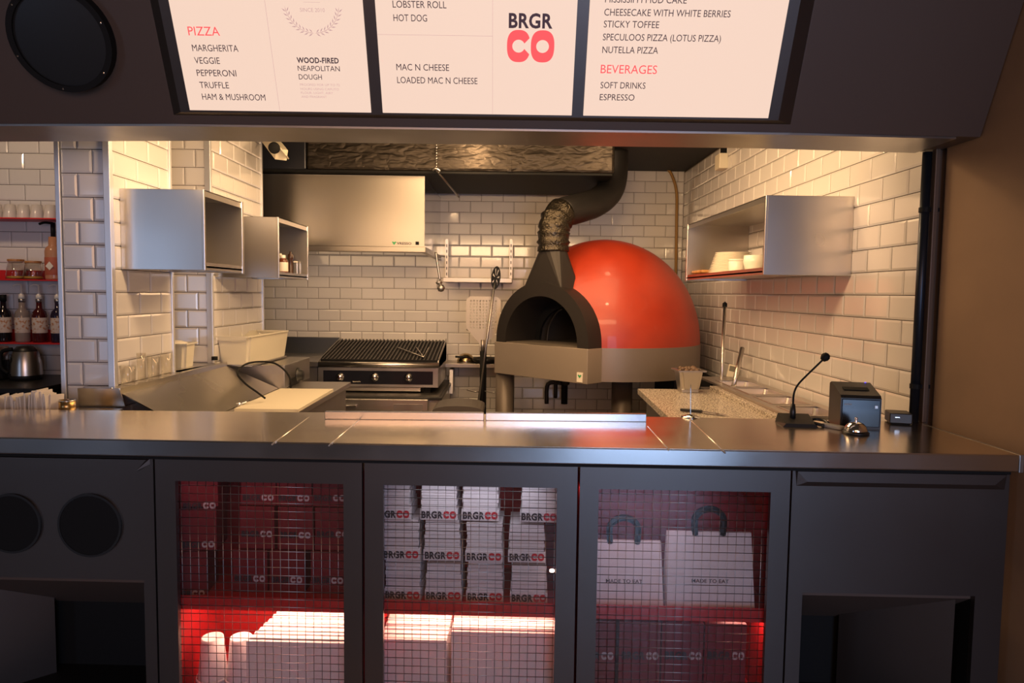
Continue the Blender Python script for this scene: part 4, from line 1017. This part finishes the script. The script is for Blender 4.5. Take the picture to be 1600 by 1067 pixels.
# pan rail with openings
pr = obj('pan_rail', ring_prism([(1.265, 3.0), (1.56, 3.0), (1.56, 4.62), (1.265, 4.62), (1.265, 3.0)], [(1.31, 3.02), (1.51, 3.02), (1.51, 4.42), (1.31, 4.42), (1.31, 3.02)], 0, .012), STEEL, t, True); pr.matrix_basis = Matrix.Translation((0, 0, .955)) @ Matrix(((1, 0, 0, 0), (0, 0, 1, 0), (0, -1, 0, 0), (0, 0, 0, 1))) if False else Matrix.Translation((0, 0, .955)) @ Matrix(((1, 0, 0, 0), (0, 0, 1, 0), (0, 1, 0, 0), (0, 0, 0, 1)))
obj('rail_support', bx(1.27, 1.555, 4.23, 4.6, .1, .9), STEELD, t, True)
for y in (3.42, 3.75, 4.08):
    obj('cross_bar', bx(1.31, 1.51, y-.025, y+.025, .955, .967, .002), STEEL, t, True)
for k, y in enumerate((3.25, 3.585, 3.915, 4.245)):
    p = thing('food_pan', 'empty steel food pan, %s from the far end of the rail' % ['fourth', 'third', 'second', 'first'][k], 'food pan', (1.41, y, .902), group='steel pans in the prep rail')
    tub(p, .085, .096, .125, .135, .062, STEEL, .003, rim=.006)
t = thing('steel_container', 'tall steel container with dark lumps on the granite', 'container', (1.065, 4.12, .932), (0, 0, .05))
tub(t, .055, .07, .055, .07, .105, STEEL, .003, z=.022, rim=.012)
obj('stand', bx(-.05, .05, -.045, .05, 0, .022, .003), STEEL, t)
bm = bmesh.new()
for k in range(14): bmesh.ops.create_icosphere(bm, subdivisions=1, radius=random.uniform(.014, .024), matrix=Matrix.Translation((random.uniform(-.045, .045), random.uniform(-.045, .045), .125+random.uniform(-.005, .014))))
o = obj('food_lumps', bm, mat('brown_lumps', (.12, .07, .04), .6), t, smooth=True); o['kind'] = 'stuff'
t = thing('kitchen_knife', 'black-handled kitchen knife on the granite', 'knife', tuple(at_z(1098, 643, .934)))
p, q, r_ = at_z(1063, 640, .942), at_z(1098, 643, .942), at_z(1136, 649, .937)
obox(p, q, .018, .014, BLACKG, 'handle', t)
obox(q, r_, .03, .0015, CHROME, 'blade', t, bev=0)
def rod(name, label, a_, b_, r, m, cap=None, zbase=None):
    t = thing(name, label, 'rod', tuple(b_)); obj('shaft', tube([a_, b_], r, 12), m, t, True, True)
    if cap: obj('tip', lathe([(0, -r*1.6), (r*1.5, -r), (r*1.5, r*1.2), (0, r*2.4)], 12), BLACK, t, True, True, loc=tuple(a_))
    return t
rod('steel_rod', 'long steel rod with black tip leaning on the right wall', at_y(1132.5, 477, 4.85), at_y(1127, 604, 4.5), .011, STEEL, True)
rod('steel_rod', 'short slanted steel tube leaning on the right wall', at_y(1160, 544, 4.55), at_y(1146, 604, 4.36), .015, STEEL)
t = thing('thermometer', 'small white thermometer with grey display on the right wall', 'thermometer', tuple(at_y(1144, 580, 4.75)), (0, 0, -.5))
obj('case', bx(-.03, .03, -.01, .01, -.045, .045, .006), WPL, t, rot=(0, .18, 0)); obj('display', bx(-.02, .02, -.012, -.0095, .0, .036, .001), mat('lcd_grey', (.2, .19, .14), .3), t, rot=(0, .18, 0))
obj('bracket', bx(-.004, .004, .0, .13, -.05, -.04), STEELD, t)
t = thing('dark_cabinet', 'black box standing in the corner beyond the granite counter', 'cabinet', (1.35, 5.6, 0)); obj('body', bx(1.24, 1.56, 5.3, 5.9, 0, .89, .01), BLACK, t, True); obj('door', bx(1.26, 1.54, 5.285, 5.3, .1, .86, .004), BLACKG, t, True)

# ------------------------------------------------------------------ shelves, peels, pans in the centre
def wshelf(label, p, q, depth, th, m=STEEL):
    t = thing('wall_rack', label, 'shelf', (p.x, YB, p.z))
    obj('board', bx(p.x, q.x, YB-depth, YB-.004, p.z-th/2, p.z+th/2, .003), m, t, True)
    return t
SP = mat('bright_satin_steel', (.42, .38, .34), .38, .9)
t = wshelf('upper steel shelf on the back wall between hood and oven', at_y(692, 437, 6.2), at_y(800, 441, 6.2), .27, .04, SP)
t['label'] = 'upper steel shelf on the back wall between hood and oven'
for px in (697, 798):
    q = at_y(px, 437, 6.25); bm = bx(q.x-.014, q.x+.014, 6.30, 6.30+.006, q.z-.02, q.z+.36, .001)
    o = obj('upright', bm, SP, t, True)
    for k in range(6): obj('upright_slot', bx(q.x-.004, q.x+.004, 6.2975, 6.2998, q.z+.04+k*.05, q.z+.065+k*.05), BLACK, o, True)
t = wshelf('lower steel shelf on the back wall carrying pans', at_y(694, 571, 6.15), at_y(790, 574, 6.15), .32, .035, SP)
q = at_y(706, 590, 6.3); obj('bracket', prism([(6.2, q.z-.13), (6.46, q.z-.13), (6.46, q.z+.08), (6.24, q.z+.08)], q.x-.015, q.x+.015, None, 'x'), STEELD, t, True)
sz = at_y(694, 571, 6.15).z+.0175
t = thing('steel_bowl', 'upturned gold-toned steel bowl on the lower back shelf', 'bowl', (at_y(727, 560, 6.2).x, 6.26, sz)); obj('bowl_shell', lathe([(.075, 0), (.078, .02), (.06, .06), (.03, .08), (0, .085)], 24), mat('gold_steel', (.45, .35, .2), .25, 1), t, smooth=True); obj('rim', lathe([(.073, 0), (.08, 0), (.08, .006), (.073, .006)], 24), STEELD, t, smooth=True)
t = thing('frying_pan', 'black frying pan with long handle on the lower back shelf', 'pan', (at_y(758, 560, 6.2).x, 6.24, sz)); obj('pan_body', lathe([(0, 0), (.1, 0), (.13, .045), (.127, .045), (.098, .006), (0, .006)], 28), BLACKG, t, smooth=True)
obj('handle', tube([(-.12, -.02, .04), (-.2, -.05, .055), (-.26, -.07, .06)], .01, 8), BLACKG, t, smooth=True)
t = thing('red_packet', 'narrow dark red patterned packet beside the oven mouth', 'packet', (at_y(778, 545, 6.2).x, 6.2, sz)); obj('packet_body', bx(-.016, .016, -.03, .03, 0, .16, .003), mat('dark_red_packet', (.2, .03, .03), .5), t)
obj('print', bx(-.01, .01, -.0315, -.0302, .1, .12), LABELP, t); obj('print', bx(-.01, .01, -.0315, -.0302, .04, .06), BLACK, t)
t = thing('ladle', 'small steel ladle hanging from the hood rail', 'ladle', tuple(at_y(682, 398, 5.4)))
obj('handle', tube(spline([at_y(681, 394, 5.45), at_y(684, 415, 5.45), at_y(688, 440, 5.45)], 4), .009, 8), STEELD, t, True, True)
obj('ladle_bowl', lathe([(0, -.02), (.02, -.015), (.028, 0), (.025, .005), (0, -.006)], 16), STEEL, t, True, True, loc=tuple(at_y(686, 441, 5.45)))
obj('ladle_cup', lathe([(0, -.03), (.02, -.024), (.032, 0), (.02, .024), (0, .03)], 16), STEELD, t, True, True, loc=tuple(at_y(689, 450, 5.45)))
# peel stand
PYY = 5.6
base = at_y(757, 655, PYY)
t = thing('peel_stand', 'slim black floor stand with wire holders for pizza peels', 'stand', (base.x, PYY, 0))
obj('pole', tube([(base.x, PYY+.03, 0), (base.x-.004, PYY+.03, at_y(757, 535, PYY).z)], .014, 12), BLACK, t, True, True)
obj('base_plate', lathe([(0, 0), (.18, 0), (.18, .01), (0, .015)], 28), BLACK, t, True, True, loc=(base.x, PYY, 0))
for yy, x0, x1 in ((516, 729, 783), (610, 730, 785)):
    pts = [at_y(x0, yy-1, PYY+.02), at_y((x0+757)/2, yy+2, PYY-.02), at_y(757, yy+1, PYY+.02), at_y((x1+757)/2, yy+3, PYY-.02), at_y(x1, yy, PYY+.02)]
    obj('wire_holder', tube(spline(pts, 5), .005, 8), STEELD, t, True, True)
t = thing('pizza_peel', 'square perforated aluminium pizza peel with black handle', 'pizza peel', (at_y(752, 640, PYY).x, PYY, .3))
tl, tr_, br = at_y(729, 463, PYY-.05), at_y(782, 466, PYY-.05), at_y(781, 512, PYY-.03)
# blade as grid with holes
W_, H_ = .27, .36
bm = bmesh.new()
cxp = (tl.x+tr_.x)/2; ztop = tl.z; nx, nz = 11, 12
def blade_half(z):   # half width at distance below top
    if z < .03: return W_/2-.03+math.sqrt(max(0, .03**2-(.03-z)**2))
    if z < .25: return W_/2
    return max(.02, W_/2*(1-(z-.25)/.13))
for i in range(nx):
    for j in range(nz):
        u0_, u1_ = -1+2*i/nx, -1+2*(i+1)/nx; za, zb = .28*j/nz, .28*(j+1)/nz
        Q = [(cxp+u0_*blade_half(za), za), (cxp+u1_*blade_half(za), za), (cxp+u1_*blade_half(zb), zb), (cxp+u0_*blade_half(zb), zb)]
        cxm = sum(q[0] for q in Q)/4; czm = sum(q[1] for q in Q)/4
        V = [bm.verts.new((x, PYY-.06, ztop-z)) for x, z in Q]
        if 0 < i < nx-1 and 0 < j < nz-1:
            I = [bm.verts.new((cxm+(x-cxm)*.5, PYY-.06, ztop-(czm+(z-czm)*.62))) for x, z in Q]
            for k in range(4): l = (k+1) % 4; bm.faces.new((V[k], V[l], I[l], I[k]))
        else: bm.faces.new(V)
zz = [.28, .32, .36, .40]
ws = [blade_half(.28), .075, .035, .02]
for k in range(3):
    bm.faces.new([bm.verts.new((cxp+x, PYY-.06, ztop-z)) for x, z in ((-ws[k], zz[k]), (ws[k], zz[k]), (ws[k+1], zz[k+1]), (-ws[k+1], zz[k+1]))])
bmesh.ops.remove_doubles(bm, verts=bm.verts[:], dist=.0002)
r_ = bmesh.ops.extrude_face_region(bm, geom=bm.faces[:]); 
for v in [g for g in r_['geom'] if isinstance(g, bmesh.types.BMVert)]: v.co.y += .003
bmesh.ops.recalc_face_normals(bm, faces=bm.faces[:])
obj('perforated_blade', bm, mat('peel_aluminium', (.42, .37, .31), .5, .5), t, True)
hb = Vector((cxp-.003, PYY-.055, ztop-.40))
obj('neck', tube([hb+Vector((0, 0, .06)), hb-Vector((0, 0, .03))], .016, 10), SP, t, True, True)
obj('handle', tube([hb-Vector((0, 0, .03)), Vector((hb.x+.0, PYY-.05, .45))], .02, 12), BLACK, t, True, True)
t = thing('turning_peel', 'long thin turning peel with small black oval slotted head', 'pizza peel', (at_y(757, 640, 5.5).x, 5.5, .3))
hd = at_y(774, 434, 5.48); ft = at_y(746, 640, 5.45)
obj('shaft', tube([hd, ft], .009, 10), STEELD, t, True, True)
bm = bmesh.new(); n = 28
o1 = [bm.verts.new((.036*math.cos(2*math.pi*i/n), 0, .09*math.sin(2*math.pi*i/n))) for i in range(n)]
i1 = [bm.verts.new((.026*math.cos(2*math.pi*i/n), 0, .074*math.sin(2*math.pi*i/n))) for i in range(n)]
c1 = [bm.verts.new((.009*math.cos(2*math.pi*i/n), 0, .02*math.sin(2*math.pi*i/n))) for i in range(n)]
for i in range(n):
    j = (i+1) % n; bm.faces.new((o1[i], o1[j], i1[j], i1[i]))
    if i % 4 != 0: bm.faces.new((i1[i], i1[j], c1[j], c1[i]))
bm.faces.new(c1)
r_ = bmesh.ops.extrude_face_region(bm, geom=bm.faces[:])
for v in [g for g in r_['geom'] if isinstance(g, bmesh.types.BMVert)]: v.co.y += .003
bmesh.ops.recalc_face_normals(bm, faces=bm.faces[:])
o = obj('slotted_head', bm, BLACK, t, True); o.matrix_basis = Matrix.Translation(hd+Vector((.004, -.01, .0))) @ Euler((0, .1, 0)).to_matrix().to_4x4()
# waste bin with dark lid
q = at_y(717, 640, 4.7)
t = thing('waste_bin', 'dark grey bin with rounded lid below the chargrill shelf', 'bin', (q.x, 4.75, 0))
ztopb = at_y(717, 630, 4.7).z
obj('bin_body', prism([(-.16, -.16), (.16, -.16), (.16, .16), (-.16, .16)], 0, ztopb-.05, None, 'z'), mat('grey_bin', (.05, .045, .042), .5), t)
pl = [(-.17*math.cos(math.pi*i/12)*1.0, ztopb-.05+.05*math.sin(math.pi*i/12)**.6) for i in range(13)]
obj('lid', prism(pl, -.17, .17), mat('grey_bin_lid', (.06, .052, .048), .45), t)

# ------------------------------------------------------------------ bar on the left
BY = 4.5
def bar_shelf(label, pz, y0, up):
    t = thing('bar_shelf', label, 'shelf', (-3.0, y0, pz))
    obj('board', bx(-3.45, -2.64, y0, 4.608, pz-.008, pz, .001), REDM, t, True)
    if up: obj('upstand', bx(-3.45, -2.64, 4.59, 4.608, pz, pz+up), REDM, t, True)
    return t
z1_, z2_, z3_ = 1.928, 1.547, 1.15
bar_shelf('top red bar shelf holding upturned glasses', z1_, 4.42, 0)
bar_shelf('middle red bar shelf holding cork-lidded jars', z2_, 4.42, .06)
bar_shelf('lowest red bar shelf holding pump syrup bottles', z3_, 4.42, .075)
FROST = mat('pale_cup_glass', (.8, .74, .68), .25, trans=.3)
cnn = ['leftmost', 'second from left', 'third from left', 'fourth from left', 'rightmost']
for k, px in enumerate((-6, 16, 37, 58, 79)):
    x = at_y(px, 330, BY).x
    t = thing('upturned_glass', 'upturned pale glass on the top bar shelf, %s' % cnn[k], 'glass', (x, BY, z1_), group='glasses on the top bar shelf')
    obj('glass_wall', lathe([(.041, 0), (.037, .03), (.028, .088), (.0, .09), (0, .085), (.024, .083), (.036, .03), (.039, 0)], 20), FROST, t, smooth=True)
for k, px in enumerate((25, 52)):
    x = at_y(px, 420, BY).x
    t = thing('storage_jar', ['clear storage jar with cork lid, left on the middle bar shelf', 'clear storage jar with cork lid, right on the middle bar shelf'][k], 'jar', (x, BY, z2_), group='cork-lidded jars')
    hj = .115 if k == 0 else .105
    obj('jar_wall', lathe([(0, 0), (.06, 0), (.058, .03), (.042, hj), (.04, hj), (.055, .03), (.056, .005), (0, .005)], 22), GLASSC, t, smooth=True)
    obj('cork_lid', lathe([(0, hj), (.046, hj), (.046, hj+.012), (0, hj+.012)], 22), WOOD, t, smooth=False)
    obj('contents', lathe([(0, .006), (.053, .006), (.05, .02), (0, .022)], 20), mat('yellow_leaves', (.5, .33, .06), .7), t, smooth=True)
CARA = mat('caramel_syrup', (.45, .22, .12), .25)
x = at_y(84, 400, BY).x
t = thing('pump_bottle', 'tall caramel syrup bottle with black pump on the middle bar shelf', 'bottle', (x, BY, z2_))
obj('bottle_body', lathe([(0, 0), (.048, 0), (.05, .01), (.05, .18), (.044, .2), (.028, .215), (.026, .27), (0, .27)], 24), CARA, t, smooth=True)
obj('label', lathe([(.0505, .03), (.051, .031), (.051, .14), (.0505, .141)], 24), mat('brown_label', (.4, .1, .05), .6), t, smooth=True)
bm = bmesh.new(); bm.faces.new([bm.verts.new(p) for p in ((-.02, -.0535, .085), (.005, -.0535, .06), (.03, -.0535, .085), (.005, -.0535, .115))]); obj('diamond_print', bm, LABELP, t)
obj('pump', tube([(0, 0, .27), (0, 0, .36)], .013, 12), BLACK, t, smooth=True); obj('spout', tube(spline([(0, 0, .355), (-.05, 0, .36), (-.085, 0, .35)], 4), .008, 8), BLACK, t, smooth=True)
liq = [mat('black_syrup', (.008, .006, .008), .12), mat('clear_syrup', (.25, .2, .17), .12), mat('crimson_syrup', (.06, .008, .008), .12), mat('navy_syrup', (.02, .015, .03), .12)]
for k, (px, lb) in enumerate(((6, 'black syrup bottle with dark cap, leftmost on the lowest bar shelf'), (35, 'pale syrup bottle with white pump, second on the lowest bar shelf'), (62, 'dark red syrup bottle with white pump, third on the lowest bar shelf'), (91, 'dark syrup bottle with white pump, half hidden by the white pier'))):
    x = at_y(px, 500, BY).x
    t = thing('syrup_bottle', lb, 'bottle', (x, BY, z3_), group='syrup bottles on the lowest bar shelf')
    obj('bottle_body', lathe([(0, 0), (.04, 0), (.042, .01), (.042, .17), (.036, .195), (.018, .215), (.016, .26), (0, .26)], 24), liq[k], t, smooth=True)
    obj('label', lathe([(.0424, .06), (.0428, .062), (.0428, .155), (.0424, .157)], 24), mat('floral_label', (.62, .52, .42), .6, noise=((50, 50, 50), (.45, .2, .08), .52, .62, 2)), t, smooth=True)
    if k == 0: obj('cap', lathe([(0, .26), (.019, .26), (.019, .30), (0, .30)], 16), BLACK, t, smooth=True)
    else:
        obj('collar', lathe([(0, .255), (.019, .255), (.019, .275), (0, .275)], 16), STEELD, t, smooth=True)
        obj('pump', lathe([(0, .275), (.02, .275), (.016, .30), (.007, .31), (.006, .365), (0, .365)], 16), WHITEP, t, smooth=True)
        obj('spout', tube(spline([(0, 0, .362), (-.03, 0, .366), (-.055, 0, .355)], 4), .004, 8), WHITEP, t, smooth=True)
# bar counter and machines
t = thing('bar_counter', 'black bar counter below the red shelves', 'counter', (-3.1, 4.2, 0))
zb = .93
obj('counter_slab', bx(-3.7, -2.65, 3.95, 4.608, zb-.03, zb, .004), BLACKG, t, True); obj('front_board', bx(-3.68, -2.67, 4.0, 4.6, 0, zb-.03), BLACK, t, True)
x = at_y(40, 570, 4.35).x
t = thing('thermos_jug', 'black and steel thermos jug on the black bar counter', 'jug', (x, 4.35, zb))
obj('jug_body', lathe([(0, 0), (.085, 0), (.088, .02), (.08, .12), (.062, .18), (.045, .205), (0, .21)], 28), BLACKG, t, smooth=True)
obj('steel_shell', lathe([(.0885, .03), (.0845, .1), (.07, .165), (.066, .175)], 28), STEEL, t, smooth=True, loc=(.006, -.004, 0), scale=(.98, .98, 1))
obj('handle', tube(spline([(-.05, -.04, .19), (-.11, -.05, .17), (-.115, -.05, .08), (-.08, -.04, .04)], 5), .012, 8), BLACK, t, smooth=True)
x = at_y(-8, 570, 4.35).x
t = thing('coffee_grinder', 'black coffee machine with steel collar at the left edge', 'coffee machine', (x, 4.35, zb))
obj('machine_body', lathe([(0, 0), (.075, 0), (.075, .12), (0, .12)], 28), BLACKG, t, smooth=False); obj('steel_collar', lathe([(.073, .12), (.073, .2), (0, .205)], 28), STEEL, t, smooth=True)
obj('base_plate', bx(-.078, .078, -.09, .09, 0, .012, .003), BLACK, t)
# rear ledge with sachets
t = thing('rear_ledge', 'narrow steel ledge behind the counter at the left', 'ledge', (-2.1, 2.85, 1.0))
obj('ledge_board', bx(-2.7, -1.60, 2.715, 2.92, .985, 1.0, .002), STEEL, t, True); obj('ledge_support', bx(-2.68, -1.70, 2.72, 2.9, 0, .985), STEELD, t, True)
PAP = mat('paper_sachet', (.78, .7, .6), .7)
k = 0; x = -2.12
while x < -1.80:
    gap = .0085 if k not in (14, 25) else .022
    tl_ = random.uniform(-.16, .16)
    hgt = .058 + .012*math.sin(k*.5) + (.022 if x > -1.93 else 0) + random.uniform(-.006, .006)
    t = obj('paper_sachet', bx(-.003, .003, -.03, .03, 0, hgt, .0008), PAP, None, loc=(x, 2.80+random.uniform(-.01, .01), 1.002), rot=(random.uniform(-.1, .1), tl_*.5, random.uniform(-.3, .3)))
    tag(t, 'white paper sachet standing in the row left of the tiled pier', 'sachet', 'paper sachets behind the counter'); x += gap; k += 1
t = thing('brass_ring', 'small brass-coloured round tin behind the counter at left', 'tin', (at_y(105, 627, 2.8).x, 2.8, 1.0))
obj('tin_wall', lathe([(0, .002), (.03, .0), (.03, .05), (.027, .05), (.027, .005), (0, .005)], 24), BRASS, t, smooth=True); obj('tin_rim', lathe([(.026, .048), (.031, .048), (.031, .053), (.026, .053)], 24), STEEL, t, smooth=True)
